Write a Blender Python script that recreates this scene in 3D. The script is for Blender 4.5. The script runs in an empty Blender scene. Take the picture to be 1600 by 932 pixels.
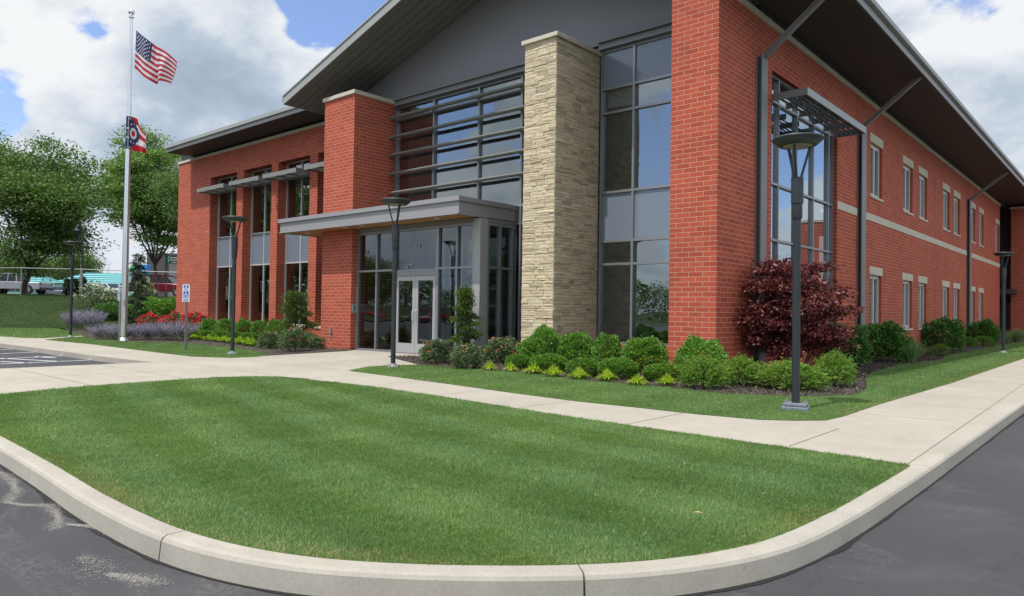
import bpy, bmesh, math, random
import numpy as np
from mathutils import Vector, Matrix
rad = math.radians
scene = bpy.context.scene
COL = scene.collection
rng = np.random.default_rng(7)
random.seed(7)

# ------------------------------------------------------------------ camera
HC = 1.28
FPX = 1125.44
YAW, PIT, ROL = rad(41.2923), rad(1.0089), rad(0.85882)
def cam_basis():
    f = Vector((-math.sin(YAW)*math.cos(PIT), math.cos(YAW)*math.cos(PIT), math.sin(PIT)))
    r = Vector((math.cos(YAW), math.sin(YAW), 0)); u = r.cross(f)
    return r*math.cos(ROL)+u*math.sin(ROL), -r*math.sin(ROL)+u*math.cos(ROL), f
CR, CU, CF = cam_basis()
cam_d = bpy.data.cameras.new('camera'); cam = bpy.data.objects.new('camera', cam_d); COL.objects.link(cam)
M3 = Matrix((CR, CU, -CF)).transposed()
cam.matrix_world = Matrix.Translation((0, 0, HC)) @ M3.to_4x4()
cam_d.sensor_width = 36; cam_d.lens = FPX/1600*36; cam_d.clip_end = 6000; cam_d.clip_start = 0.05
scene.camera = cam

def ray(px, py):
    return CF*FPX + CR*(px-800) - CU*(py-466)
def G(px, py, z=0.0):
    v = ray(px, py); return Vector((0, 0, HC)) + v*((z-HC)/v.z)
def AT(px, py, depth):                      # world point seen at that pixel, that many metres away along the view axis
    v = ray(px, py); return Vector((0, 0, HC)) + v*(depth/FPX)
def depth_of(p):
    return (Vector(p)-Vector((0, 0, HC))).dot(CF)

# ------------------------------------------------------------------ world, sun, exposure
SUN_EL, SUN_AZ = rad(65), rad(6)            # azimuth: from -Y turned towards -X
sun_to = Vector((-math.sin(SUN_AZ)*math.cos(SUN_EL), -math.cos(SUN_AZ)*math.cos(SUN_EL), math.sin(SUN_EL)))
sd = bpy.data.lights.new('sun', 'SUN'); sun = bpy.data.objects.new('sun', sd); COL.objects.link(sun)
sd.energy = 3.5; sd.angle = rad(0.6); sd.color = (1.0, 0.95, 0.88)
sun.rotation_euler = sun_to.to_track_quat('Z', 'Y').to_euler()
sun.location = (0, 0, 40)

world = bpy.data.worlds.new('World'); scene.world = world; world.use_nodes = True
wn = world.node_tree; wn.nodes.clear()
def N(nt, t, **kw):
    n = nt.nodes.new(t)
    for k, v in kw.items(): setattr(n, k, v)
    return n
def L(nt, a, b): nt.links.new(a, b)
def MATH(nt, op, a, b=None, c=None, clamp=False):
    n = nt.nodes.new('ShaderNodeMath'); n.operation = op; n.use_clamp = clamp
    for i, x in enumerate((a, b, c)):
        if x is None: continue
        if isinstance(x, (int, float)): n.inputs[i].default_value = x
        else: nt.links.new(x, n.inputs[i])
    return n.outputs[0]
def RAMP(nt, fac, stops, interp='LINEAR'):
    n = nt.nodes.new('ShaderNodeValToRGB'); cr = n.color_ramp; cr.interpolation = interp
    while len(cr.elements) < len(stops): cr.elements.new(0.5)
    for e, (p, c) in zip(cr.elements, stops):
        e.position = p; e.color = (*c, 1) if len(c) == 3 else c
    nt.links.new(fac, n.inputs[0]); return n.outputs[0]
def MIXC(nt, fac, a, b, mode='MIX'):
    n = nt.nodes.new('ShaderNodeMix'); n.data_type = 'RGBA'; n.blend_type = mode
    for i, x in ((0, fac), (6, a), (7, b)):
        if isinstance(x, (int, float)): n.inputs[i].default_value = x
        elif isinstance(x, tuple): n.inputs[i].default_value = (*x, 1) if len(x) == 3 else x
        else: nt.links.new(x, n.inputs[i])
    return n.outputs[2]
def NOISE(nt, vec, scale, detail=4, rough=.55, dist=0.0, dims='3D'):
    n = nt.nodes.new('ShaderNodeTexNoise'); n.noise_dimensions = dims
    n.inputs['Scale'].default_value = scale; n.inputs['Detail'].default_value = detail
    n.inputs['Roughness'].default_value = rough; n.inputs['Distortion'].default_value = dist
    if vec is not None: nt.links.new(vec, n.inputs['Vector'])
    return n.outputs[0]

def build_world():
    nt = wn
    sky = N(nt, 'ShaderNodeTexSky'); sky.sky_type = 'NISHITA'; sky.sun_disc = False
    sky.sun_elevation = SUN_EL; sky.sun_rotation = math.atan2(sun_to.x, sun_to.y); sky.air_density = 1.0; sky.dust_density = 0.8
    tc = N(nt, 'ShaderNodeTexCoord'); sep = N(nt, 'ShaderNodeSeparateXYZ'); L(nt, tc.outputs['Generated'], sep.inputs[0])
    nv = N(nt, 'ShaderNodeVectorMath'); nv.operation = 'NORMALIZE'; L(nt, tc.outputs['Generated'], nv.inputs[0])
    def mapped(loc, sc=(1, 1, 1.7)):
        mp = N(nt, 'ShaderNodeMapping'); mp.inputs['Location'].default_value = loc; mp.inputs['Scale'].default_value = sc; L(nt, nv.outputs[0], mp.inputs[0]); return mp.outputs[0]
    nA = NOISE(nt, mapped((3.3, 1.2, .4)), 3.4, 12, .56, .15); nB = NOISE(nt, mapped((3.3, 1.2, .4+.075)), 3.4, 12, .56, .15)
    n1 = MATH(nt, 'MULTIPLY_ADD', nA, 2.0, -.40)
    n2 = NOISE(nt, mapped((8.1, 2.7, 5.4)), 6.5, 9, .6, .3)
    relief = MATH(nt, 'MULTIPLY', MATH(nt, 'SUBTRACT', nB, nA), 1.6)
    # large cloud banks seen towards the flagpole and over the far end of the building
    def bump(direction, width):
        d = Vector(direction).normalized()
        vm = N(nt, 'ShaderNodeVectorMath'); vm.operation = 'DOT_PRODUCT'; vm.inputs[1].default_value = d
        nrm = N(nt, 'ShaderNodeVectorMath'); nrm.operation = 'NORMALIZE'; L(nt, tc.outputs['Generated'], nrm.inputs[0]); L(nt, nrm.outputs[0], vm.inputs[0])
        return MATH(nt, 'SUBTRACT', 1.0, MATH(nt, 'DIVIDE', MATH(nt, 'ARCCOSINE', MATH(nt, 'MINIMUM', vm.outputs['Value'], 0.99999)), rad(width)), clamp=True)
    cover = MATH(nt, 'ADD', n1, .0)
    for (px, py, wd, amt) in CLOUDS:
        cover = MATH(nt, 'MULTIPLY_ADD', bump(ray(px, py), wd), amt, cover)
    fac = RAMP(nt, cover, [(0.45, (0, 0, 0)), (0.50, (.7, .7, .7)), (0.54, (1, 1, 1))])
    # cloud brightness: white lit tops, blue-grey where thick
    thick = MATH(nt, 'ADD', relief, MATH(nt, 'MULTIPLY_ADD', n2, 0.55, MATH(nt, 'MULTIPLY_ADD', cover, 0.20, .18)))
    for (px, py, wd, amt) in DARKS:
        thick = MATH(nt, 'MULTIPLY_ADD', bump(ray(px, py), wd), amt, thick)
    cc = RAMP(nt, thick, [(0.44, (6.1, 6.25, 6.4)), (0.60, (4.7, 5.1, 5.6)), (0.74, (3.3, 3.9, 4.7)), (0.95, (2.5, 3.1, 3.9))])
    skyc = MIXC(nt, 1.0, sky.outputs[0], (1.22, 1.22, 1.42), 'MULTIPLY')
    col = MIXC(nt, fac, skyc, cc)
    hz = MATH(nt, 'SUBTRACT', 1.0, MATH(nt, 'DIVIDE', MATH(nt, 'ABSOLUTE', sep.outputs[2]), 0.14), clamp=True)
    col = MIXC(nt, MATH(nt, 'MULTIPLY', hz, .85), col, (4.9, 5.4, 6.1))
    sun_fill = bump(sun_to, 85); col = MIXC(nt, 1.0, col, RAMP(nt, sun_fill, [(0, (1, 1, 1)), (.35, (1.1, 1.08, 1.04)), (1, (2.0, 1.9, 1.75))]), 'MULTIPLY')  # sky brightened round the sun, out of view, for added fill light
    side_fill = bump((1, -.1, .45), 52); col = MIXC(nt, 1.0, col, RAMP(nt, side_fill, [(0, (1, 1, 1)), (1, (1.9, 1.8, 1.62))]), 'MULTIPLY')  # added sky gain, out of view towards the side wall, brightens its shaded face
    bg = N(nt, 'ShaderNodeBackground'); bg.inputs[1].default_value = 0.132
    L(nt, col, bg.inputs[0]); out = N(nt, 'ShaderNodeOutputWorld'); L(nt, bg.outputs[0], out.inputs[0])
CLOUDS = [(330, 90, 24, .34), (80, 60, 14, .12), (120, 250, 14, .20), (6, 172, 4.0, -.75), (152, 52, 3.4, -.60), (30, 95, 3.0, -.40), (515, 0, 6.0, -.75), (480, 90, 5, .15), (1440, 10, 10, .10), (1540, 25, 6.5, -.50), (1560, 200, 18, .30)]
DARKS = [(370, 155, 9, .30), (230, 150, 6, .10), (440, 60, 7, -.20), (250, 40, 9, -.08), (60, 60, 8, -.05), (120, 205, 6, -.12), (1540, 200, 14, -.08)]
build_world()
scene.view_settings.view_transform = 'Standard'; scene.view_settings.look = 'None'
scene.view_settings.gamma = 1.0; scene.view_settings.use_curve_mapping = False
scene.view_settings.exposure = 0.15
scene.cycles.max_bounces = 7; scene.cycles.transparent_max_bounces = 12
scene.cycles.use_denoising = True
scene.cycles.caustics_reflective = False; scene.cycles.caustics_refractive = False

# ------------------------------------------------------------------ object helpers
def tag(o, label=None, cat=None, group=None, kind=None):
    if label: o['label'] = label
    if cat: o['category'] = cat
    if group: o['group'] = group
    if kind: o['kind'] = kind
    return o
def empty(name, loc, label, cat, group=None):
    o = bpy.data.objects.new(name, None); COL.objects.link(o); o.location = loc; o.empty_display_size = .3
    return tag(o, label, cat, group)
def wloc(o):
    v = Vector((0, 0, 0))
    while o is not None: v = v + Vector(o.location); o = o.parent
    return v
class MB:
    def __init__(s): s.v = []; s.f = []; s.mi = []
    def add(s, vs, fs, mi=0):
        n = len(s.v); s.v.extend([tuple(x) for x in vs]); s.f.extend([tuple(i+n for i in f) for f in fs]); s.mi.extend([mi]*len(fs)); return s
    def box(s, x0, x1, y0, y1, z0, z1, mi=0):
        x0, x1 = min(x0, x1), max(x0, x1); y0, y1 = min(y0, y1), max(y0, y1); z0, z1 = min(z0, z1), max(z0, z1)
        return s.add([(x0,y0,z0),(x1,y0,z0),(x1,y1,z0),(x0,y1,z0),(x0,y0,z1),(x1,y0,z1),(x1,y1,z1),(x0,y1,z1)],
                     [(0,3,2,1),(4,5,6,7),(0,1,5,4),(1,2,6,5),(2,3,7,6),(3,0,4,7)], mi)
    def bar(s, a, b, w, h, mi=0, up=(0,0,1)):
        a = Vector(a); b = Vector(b); d = (b-a).normalized(); u = Vector(up); r = d.cross(u).normalized()*w/2; u = r.cross(d).normalized()*h/2
        vs = [p+x for p in (a, b) for x in (-r-u, r-u, r+u, -r+u)]
        return s.add(vs, [(0,1,2,3),(7,6,5,4),(0,4,5,1),(1,5,6,2),(2,6,7,3),(3,7,4,0)], mi)
    def tube(s, pts, rs, n=10, mi=0, cap=True):
        pts = [Vector(p) for p in pts]; rings = []
        if isinstance(rs, (int, float)): rs = [rs]*len(pts)
        base = len(s.v); vs = []; fs = []
        ref = Vector((0.13, 0.97, 0.21))
        for i, p in enumerate(pts):
            d = (pts[min(i+1, len(pts)-1)]-pts[max(i-1, 0)]).normalized()
            a = d.cross(ref).normalized(); b = d.cross(a)
            for k in range(n):
                t = 2*math.pi*k/n; vs.append(p+(a*math.cos(t)+b*math.sin(t))*rs[i])
        for i in range(len(pts)-1):
            for k in range(n):
                fs.append((i*n+k, i*n+(k+1) % n, (i+1)*n+(k+1) % n, (i+1)*n+k))
        if cap: fs.append(tuple(range(n))[::-1]); fs.append(tuple((len(pts)-1)*n+k for k in range(n)))
        return s.add(vs, fs, mi)
    def lathe(s, prof, cx=0, cy=0, n=32, mi=0):
        vs = []; fs = []
        for (r, z) in prof:
            for k in range(n):
                t = 2*math.pi*k/n; vs.append((cx+r*math.cos(t), cy+r*math.sin(t), z))
        for i in range(len(prof)-1):
            for k in range(n): fs.append((i*n+k, i*n+(k+1) % n, (i+1)*n+(k+1) % n, (i+1)*n+k))
        fs.append(tuple(range(n))[::-1]); fs.append(tuple((len(prof)-1)*n+k for k in range(n)))
        return s.add(vs, fs, mi)
def link_mesh(name, me, mats, parent=None, loc=None, smooth=False):
    for m in (mats if isinstance(mats, (list, tuple)) else [mats]): me.materials.append(m)
    o = bpy.data.objects.new(name, me); COL.objects.link(o)
    if parent is not None: o.parent = parent
    if loc is not None: o.location = loc
    if smooth: me.polygons.foreach_set('use_smooth', [True]*len(me.polygons))
    return o
def put(name, mb, mats, parent=None, world=True, smooth=False, bevel=0, origin=None):
    """link the collected shapes as ONE mesh; world=True: coordinates are world ones"""
    off = Vector((0, 0, 0)); loc = None
    if world and parent is not None: off = wloc(parent)
    if origin is not None: loc = Vector(origin)-off; off = Vector(origin)
    me = bpy.data.meshes.new(name)
    me.from_pydata([(v[0]-off.x, v[1]-off.y, v[2]-off.z) for v in mb.v], [], mb.f)
    me.polygons.foreach_set('material_index', mb.mi)
    if not name.endswith('glass'):
        bm = bmesh.new(); bm.from_mesh(me); bmesh.ops.recalc_face_normals(bm, faces=bm.faces[:]); bm.to_mesh(me); bm.free()
    o = link_mesh(name, me, mats, parent, loc, smooth)
    if bevel:
        b = o.modifiers.new('bevel', 'BEVEL'); b.width = bevel; b.segments = 2; b.limit_method = 'ANGLE'
    if smooth:
        try: me.set_sharp_from_angle(angle=rad(40))
        except Exception: pass
    return o
def copy_tree(o, parent=None, loc=None):
    c = o.copy(); COL.objects.link(c)
    if parent is not None: c.parent = parent
    if loc is not None: c.location = loc
    for ch in list(o.children): copy_tree(ch, c)
    return c
def np_mesh(name, verts, faces, mats, parent=None, loc=None, nper=4, colors=None):
    me = bpy.data.meshes.new(name); nv = len(verts); nf = len(faces)
    me.vertices.add(nv); me.vertices.foreach_set('co', np.asarray(verts, np.float32).ravel())
    me.loops.add(nf*nper); me.loops.foreach_set('vertex_index', np.asarray(faces, np.int32).ravel())
    me.polygons.add(nf); me.polygons.foreach_set('loop_start', np.arange(0, nf*nper, nper, dtype=np.int32))
    me.update(calc_edges=True); me.validate()
    if colors is not None:
        ca = me.color_attributes.new('Col', 'FLOAT_COLOR', 'CORNER')
        ca.data.foreach_set('color', np.repeat(np.asarray(colors, np.float32), nper, axis=0).ravel())
    return link_mesh(name, me, mats, parent, loc)

# ------------------------------------------------------------------ materials
def newmat(name):
    m = bpy.data.materials.new(name); m.use_nodes = True; nt = m.node_tree; nt.nodes.clear()
    out = N(nt, 'ShaderNodeOutputMaterial'); b = N(nt, 'ShaderNodeBsdfPrincipled'); L(nt, b.outputs[0], out.inputs[0])
    return m, nt, b, out
def posn(nt):
    return N(nt, 'ShaderNodeNewGeometry').outputs['Position']
def setbump(nt, b, h, strength=.3, dist=.01):
    bp = N(nt, 'ShaderNodeBump'); bp.inputs['Strength'].default_value = strength; bp.inputs['Distance'].default_value = dist
    L(nt, h, bp.inputs['Height']); L(nt, bp.outputs[0], b.inputs['Normal'])
def simple(name, col, rough=.5, metal=0.0, var=.12, scale=6, bump=0.0, spec=.5):
    m, nt, b, out = newmat(name); p = posn(nt)
    n = NOISE(nt, p, scale, 5)
    c = MIXC(nt, n, tuple(x*(1-var) for x in col), tuple(min(1, x*(1+var)) for x in col))
    L(nt, c, b.inputs['Base Color']); b.inputs['Roughness'].default_value = rough; b.inputs['Metallic'].default_value = metal
    b.inputs['Specular IOR Level'].default_value = spec
    if bump: setbump(nt, b, NOISE(nt, p, scale*8, 3), bump, .005)
    return m
def wall_uv(nt):
    g = N(nt, 'ShaderNodeNewGeometry'); sp = N(nt, 'ShaderNodeSeparateXYZ'); L(nt, g.outputs['Position'], sp.inputs[0])
    sn = N(nt, 'ShaderNodeSeparateXYZ'); L(nt, g.outputs['True Normal'], sn.inputs[0])
    isx = MATH(nt, 'GREATER_THAN', MATH(nt, 'ABSOLUTE', sn.outputs[0]), 0.7)
    mx = N(nt, 'ShaderNodeMix'); L(nt, isx, mx.inputs[0]); L(nt, sp.outputs[0], mx.inputs[2]); L(nt, sp.outputs[1], mx.inputs[3])
    c = N(nt, 'ShaderNodeCombineXYZ'); L(nt, mx.outputs[0], c.inputs[0]); L(nt, sp.outputs[2], c.inputs[1])
    return c.outputs[0], g.outputs['Position'], sp
def brick_mat():
    m, nt, b, out = newmat('red_brick'); uv, p, sp = wall_uv(nt)
    mp = N(nt, 'ShaderNodeMapping'); mp.inputs['Location'].default_value = (0.12, 0.01, 0); L(nt, uv, mp.inputs[0])
    br = N(nt, 'ShaderNodeTexBrick'); L(nt, mp.outputs[0], br.inputs['Vector'])
    br.inputs['Scale'].default_value = 1; br.inputs['Brick Width'].default_value = .305; br.inputs['Row Height'].default_value = .1016
    br.inputs['Mortar Size'].default_value = .006; br.inputs['Mortar Smooth'].default_value = .15; br.inputs['Bias'].default_value = -.25
    br.inputs['Color1'].default_value = (.415, .088, .054, 1); br.inputs['Color2'].default_value = (.30, .060, .040, 1)
    br.inputs['Mortar'].default_value = (.50, .31, .20, 1)
    n1 = NOISE(nt, p, 1.3, 5, .6); n2 = NOISE(nt, p, 45, 3, .6)
    c = MIXC(nt, RAMP(nt, n1, [(.3, (0, 0, 0)), (.75, (1, 1, 1))]), br.outputs[0], MIXC(nt, 1.0, br.outputs[0], (1.22, 1.17, 1.10), 'MULTIPLY'))
    c = MIXC(nt, 0.35, c, MIXC(nt, 1.0, c, RAMP(nt, n2, [(.3, (.6, .6, .6)), (.7, (1.25, 1.25, 1.25))]), 'MULTIPLY'))
    L(nt, c, b.inputs['Base Color']); b.inputs['Roughness'].default_value = .85; b.inputs['Specular IOR Level'].default_value = .25
    h = MATH(nt, 'ADD', MATH(nt, 'MULTIPLY', br.outputs['Fac'], -1.0), MATH(nt, 'MULTIPLY', n2, .35))
    setbump(nt, b, h, .5, .006)
    return m
def stone_mat():
    m, nt, b, out = newmat('ledge_stone'); g = N(nt, 'ShaderNodeNewGeometry'); p = g.outputs['Position']
    r = g.outputs['Random Per Island']
    c = RAMP(nt, r, [(0, (.40, .33, .23)), (.25, (.58, .49, .33)), (.5, (.62, .54, .375)), (.7, (.55, .47, .33)), (.9, (.66, .58, .42)), (1, (.38, .33, .26))])
    n = NOISE(nt, p, 9, 6, .65); n2 = NOISE(nt, p, 40, 4, .6)
    c = MIXC(nt, 1.0, c, RAMP(nt, n, [(.25, (.80, .79, .76)), (.7, (1.10, 1.09, 1.07))]), 'MULTIPLY')
    L(nt, c, b.inputs['Base Color']); b.inputs['Roughness'].default_value = .9
    setbump(nt, b, MATH(nt, 'ADD', n, MATH(nt, 'MULTIPLY', n2, .4)), .6, .016)
    return m
def concrete_mat(name, col, var=.12, joints=False):
    m, nt, b, out = newmat(name); p = posn(nt)
    n1 = NOISE(nt, p, .55, 6, .62); n2 = NOISE(nt, p, 60, 4, .6); n3 = NOISE(nt, p, 4.5, 5, .6)
    lo = tuple(x*(1-var) for x in col); hi = tuple(x*(1+var*.7) for x in col)
    c = MIXC(nt, RAMP(nt, n1, [(.3, (0, 0, 0)), (.7, (1, 1, 1))]), lo, hi)
    c = MIXC(nt, .6, c, MIXC(nt, 1.0, c, RAMP(nt, n3, [(.3, (.86, .85, .83)), (.7, (1.07, 1.07, 1.07))]), 'MULTIPLY'))
    c = MIXC(nt, .5, c, MIXC(nt, 1.0, c, RAMP(nt, n2, [(.3, (.8, .8, .8)), (.7, (1.12, 1.12, 1.12))]), 'MULTIPLY'))
    st = RAMP(nt, NOISE(nt, p, 2.2, 7, .75, .8), [(.60, (0, 0, 0)), (.74, (1, 1, 1))]); c = MIXC(nt, MATH(nt, 'MULTIPLY', st, .30), c, tuple(x*.45 for x in col))
    sp_ = RAMP(nt, NOISE(nt, p, 22, 2, .5), [(.70, (0, 0, 0)), (.76, (1, 1, 1))]); c = MIXC(nt, MATH(nt, 'MULTIPLY', sp_, .35), c, tuple(x*.4 for x in col))
    L(nt, c, b.inputs['Base Color']); b.inputs['Roughness'].default_value = .85
    setbump(nt, b, n2, .25, .004)
    return m
def asphalt_mat():
    m, nt, b, out = newmat('asphalt'); p = posn(nt)
    n1 = NOISE(nt, p, .45, 5, .6); n2 = NOISE(nt, p, 130, 3, .7); n3 = NOISE(nt, p, 30, 4, .7)
    c = MIXC(nt, RAMP(nt, n1, [(.3, (0, 0, 0)), (.7, (1, 1, 1))]), (.040, .042, .047), (.060, .061, .066))
    # grey sandy stains: wandering streaks
    mp = N(nt, 'ShaderNodeMapping'); mp.inputs['Rotation'].default_value = (0, 0, rad(-12)); mp.inputs['Scale'].default_value = (.45, 1.5, 1); mp.inputs['Location'].default_value = (1.9, .35, 0); L(nt, p, mp.inputs[0])
    s = NOISE(nt, mp.outputs[0], 1.0, 5, .55, .9)
    streak = MATH(nt, 'SUBTRACT', 1.0, MATH(nt, 'MULTIPLY', MATH(nt, 'ABSOLUTE', MATH(nt, 'SUBTRACT', s, .5)), 22.0), clamp=True)
    streak = MATH(nt, 'MULTIPLY', streak, RAMP(nt, NOISE(nt, p, .8, 3), [(.46, (0, 0, 0)), (.60, (1, 1, 1))]))
    streak = MATH(nt, 'MULTIPLY', streak, RAMP(nt, n3, [(.42, (0, 0, 0)), (.62, (1, 1, 1))]))
    c = MIXC(nt, MATH(nt, 'MULTIPLY', streak, .25), c, (.26, .245, .23))
    soft = RAMP(nt, NOISE(nt, p, .9, 6, .7, .6), [(.56, (0, 0, 0)), (.75, (1, 1, 1))])
    c = MIXC(nt, MATH(nt, 'MULTIPLY', soft, MATH(nt, 'MULTIPLY', n3, .45)), c, (.17, .16, .155))
    c = MIXC(nt, .8, c, MIXC(nt, 1.0, c, RAMP(nt, n2, [(.3, (.55, .55, .55)), (.62, (1.25, 1.25, 1.25)), (.8, (2.1, 2.05, 1.95))]), 'MULTIPLY'))
    # cracks
    vo = N(nt, 'ShaderNodeTexVoronoi'); vo.feature = 'DISTANCE_TO_EDGE'; vo.inputs['Scale'].default_value = .32
    wv = N(nt, 'ShaderNodeVectorMath'); wv.operation = 'ADD'; L(nt, p, wv.inputs[0])
    nn = N(nt, 'ShaderNodeTexNoise'); nn.inputs['Scale'].default_value = 3; L(nt, p, nn.inputs['Vector']); L(nt, nn.outputs['Color'], wv.inputs[1]); L(nt, wv.outputs[0], vo.inputs['Vector'])
    crack = MATH(nt, 'LESS_THAN', vo.outputs['Distance'], .0035)
    c = MIXC(nt, MATH(nt, 'MULTIPLY', crack, .25), c, (.015, .015, .016))
    L(nt, c, b.inputs['Base Color']); b.inputs['Roughness'].default_value = .82
    setbump(nt, b, MATH(nt, 'ADD', n2, MATH(nt, 'MULTIPLY', n3, .5)), .5, .006)
    return m
def turf_mat(name, a, bcol):
    m, nt, b, out = newmat(name); p = posn(nt)
    n1 = NOISE(nt, p, .5, 5, .6); n2 = NOISE(nt, p, 35, 4, .7)
    c = MIXC(nt, RAMP(nt, n1, [(.3, (0, 0, 0)), (.7, (1, 1, 1))]), a, bcol)
    c = MIXC(nt, 1.0, c, RAMP(nt, n2, [(.3, (.55, .55, .5)), (.7, (1.3, 1.3, 1.2))]), 'MULTIPLY')
    L(nt, c, b.inputs['Base Color']); b.inputs['Roughness'].default_value = .9; b.inputs['Specular IOR Level'].default_value = .15
    setbump(nt, b, n2, .6, .02)
    return m
def leaf_mat(name, stops, trans=.35, rough=.5, spec=.35, patch=None, attr=False):
    m, nt, b, out = newmat(name); g = N(nt, 'ShaderNodeNewGeometry')
    c = RAMP(nt, g.outputs['Random Per Island'], stops)
    if patch:
        n1 = NOISE(nt, g.outputs['Position'], patch[0], 4, .6)
        c = MIXC(nt, 1.0, c, RAMP(nt, n1, [(.32, patch[1]), (.68, patch[2])]), 'MULTIPLY')
    if attr:
        va = N(nt, 'ShaderNodeVertexColor'); va.layer_name = 'Col'; c = MIXC(nt, 1.0, c, va.outputs[0], 'MULTIPLY')
    L(nt, c, b.inputs['Base Color']); b.inputs['Roughness'].default_value = rough; b.inputs['Specular IOR Level'].default_value = spec
    tr = N(nt, 'ShaderNodeBsdfTranslucent'); L(nt, MIXC(nt, 1.0, c, (1.25, 1.3, .8), 'MULTIPLY'), tr.inputs[0])
    ms = N(nt, 'ShaderNodeMixShader'); ms.inputs[0].default_value = trans
    L(nt, b.outputs[0], ms.inputs[1]); L(nt, tr.outputs[0], ms.inputs[2]); L(nt, ms.outputs[0], out.inputs[0])
    return m
def glass_mat(name, tint=(.30, .34, .35), refl=.22, rough=0.0, wob=.011):
    m, nt, b, out = newmat(name); nt.nodes.remove(b); p = posn(nt)
    t = N(nt, 'ShaderNodeBsdfTransparent'); t.inputs[0].default_value = (*tint, 1)
    gl = N(nt, 'ShaderNodeBsdfGlossy'); gl.inputs[0].default_value = (.82, .93, 1.0, 1); gl.inputs['Roughness'].default_value = rough
    bp = N(nt, 'ShaderNodeBump'); bp.inputs['Strength'].default_value = wob; bp.inputs['Distance'].default_value = 1.0; L(nt, NOISE(nt, p, .7, 1, .4), bp.inputs['Height']); L(nt, bp.outputs[0], gl.inputs['Normal'])
    fr = N(nt, 'ShaderNodeFresnel'); fr.inputs[0].default_value = 1.55
    f = MATH(nt, 'ADD', MATH(nt, 'MULTIPLY', fr.outputs[0], .9), refl, clamp=True)
    gm = N(nt, 'ShaderNodeNewGeometry'); f = MATH(nt, 'MULTIPLY', f, MATH(nt, 'SUBTRACT', 1.0, gm.outputs['Backfacing']))
    ms = N(nt, 'ShaderNodeMixShader'); L(nt, f, ms.inputs[0]); L(nt, t.outputs[0], ms.inputs[1]); L(nt, gl.outputs[0], ms.inputs[2]); L(nt, ms.outputs[0], out.inputs[0])
    return m
def attr_mat(name, rough=.6, trans=0.0):
    m, nt, b, out = newmat(name); a = N(nt, 'ShaderNodeVertexColor'); a.layer_name = 'Col'
    L(nt, a.outputs[0], b.inputs['Base Color']); b.inputs['Roughness'].default_value = rough
    if trans:
        tr = N(nt, 'ShaderNodeBsdfTranslucent'); L(nt, a.outputs[0], tr.inputs[0]); ms = N(nt, 'ShaderNodeMixShader'); ms.inputs[0].default_value = trans
        L(nt, b.outputs[0], ms.inputs[1]); L(nt, tr.outputs[0], ms.inputs[2]); L(nt, ms.outputs[0], out.inputs[0])
    return m
def bark_mat(name, col):
    m, nt, b, out = newmat(name); p = posn(nt)
    mp = N(nt, 'ShaderNodeMapping'); mp.inputs['Scale'].default_value = (9, 9, 1.6); L(nt, p, mp.inputs[0])
    n = NOISE(nt, mp.outputs[0], 1.5, 5, .7)
    L(nt, MIXC(nt, n, tuple(x*.5 for x in col), tuple(x*1.5 for x in col)), b.inputs['Base Color']); b.inputs['Roughness'].default_value = .9
    setbump(nt, b, n, .7, .03); return m
def soffit_mat():
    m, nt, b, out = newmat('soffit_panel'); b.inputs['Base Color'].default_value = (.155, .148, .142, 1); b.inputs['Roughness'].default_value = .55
    return m

M_brick = brick_mat(); M_stone = stone_mat()
M_walk = concrete_mat('walk_concrete', (.405, .378, .318)); M_kerb = concrete_mat('kerb_concrete', (.405, .380, .325), .14)
M_asph = asphalt_mat()
M_lime = concrete_mat('limestone_trim', (.58, .54, .44), .08)
M_panel = simple('grey_metal_panel', (.215, .212, .225), .5, .0, .05, 1.5)
M_steel = simple('painted_grey_steel', (.19, .195, .19), .45, 0, .06, 4)
M_fascia = simple('light_grey_fascia', (.33, .34, .33), .45, 0, .05, 3)
M_frame = simple('silver_window_frame', (.30, .305, .31), .38, .55, .05, 5)
M_wframe = simple('pale_window_frame', (.60, .60, .56), .45, .2, .05, 5)
M_canopy = simple('canopy_metal', (.30, .295, .31), .45, .1, .05, 3)
M_soffit = soffit_mat()
M_wood = simple('wood_soffit', (.50, .25, .10), .5, 0, .25, 3)
M_span = simple('spandrel_panel', (.20, .24, .29), .12, .1, .04, 1.0)
M_glass = glass_mat('window_glass', (.46, .50, .50)); M_vglass = glass_mat('vestibule_glass', (.34, .38, .38), .09)
M_sglass = glass_mat('side_glass', (.35, .38, .4), .34)
M_dark = simple('dark_metal', (.028, .036, .042), .42, .2, .15, 8)
M_lampgrey = simple('lamp_casting', (.040, .052, .052), .5, .2, .12, 8)
M_alu = simple('brushed_aluminium', (.72, .73, .74), .28, .9, .06, 5)
M_galv = simple('galvanised_steel', (.36, .37, .36), .5, .6, .15, 12)
M_int = simple('interior_wall', (.36, .33, .29), .9, 0, .06, 1)
M_intd = simple('interior_floor', (.13, .11, .09), .7, 0, .1, 2)
M_ceil = simple('interior_ceiling', (.55, .55, .53), .9, 0, .03, 1)
M_blind = simple('roller_blind', (.45, .47, .45), .8, 0, .05, 2)
M_furn = simple('dark_furniture', (.03, .028, .027), .6, 0, .1, 4)
M_mulch_g = simple('mulch_ground', (.062, .050, .042), .95, 0, .4, 14, .6)
M_white = simple('white_paint', (.78, .78, .76), .5, 0, .05, 5)
M_line = simple('road_paint', (.62, .64, .68), .7, 0, .2, 6)
M_tail = simple('red_plastic', (.35, .01, .015), .25, 0, .05, 5)
M_tyre = simple('tyre_rubber', (.02, .02, .02), .8, 0, .1, 10)
M_rim = simple('wheel_alloy', (.4, .4, .42), .35, .6, .05, 5)
M_cglass = simple('car_glass', (.03, .04, .045), .08, 0, .05, 2)
M_base = simple('lamp_base_grey', (.17, .20, .23), .6, .1, .35, 25)
M_lens = simple('lamp_lens', (.30, .29, .22), .25, 0, .2, 40)
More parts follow.
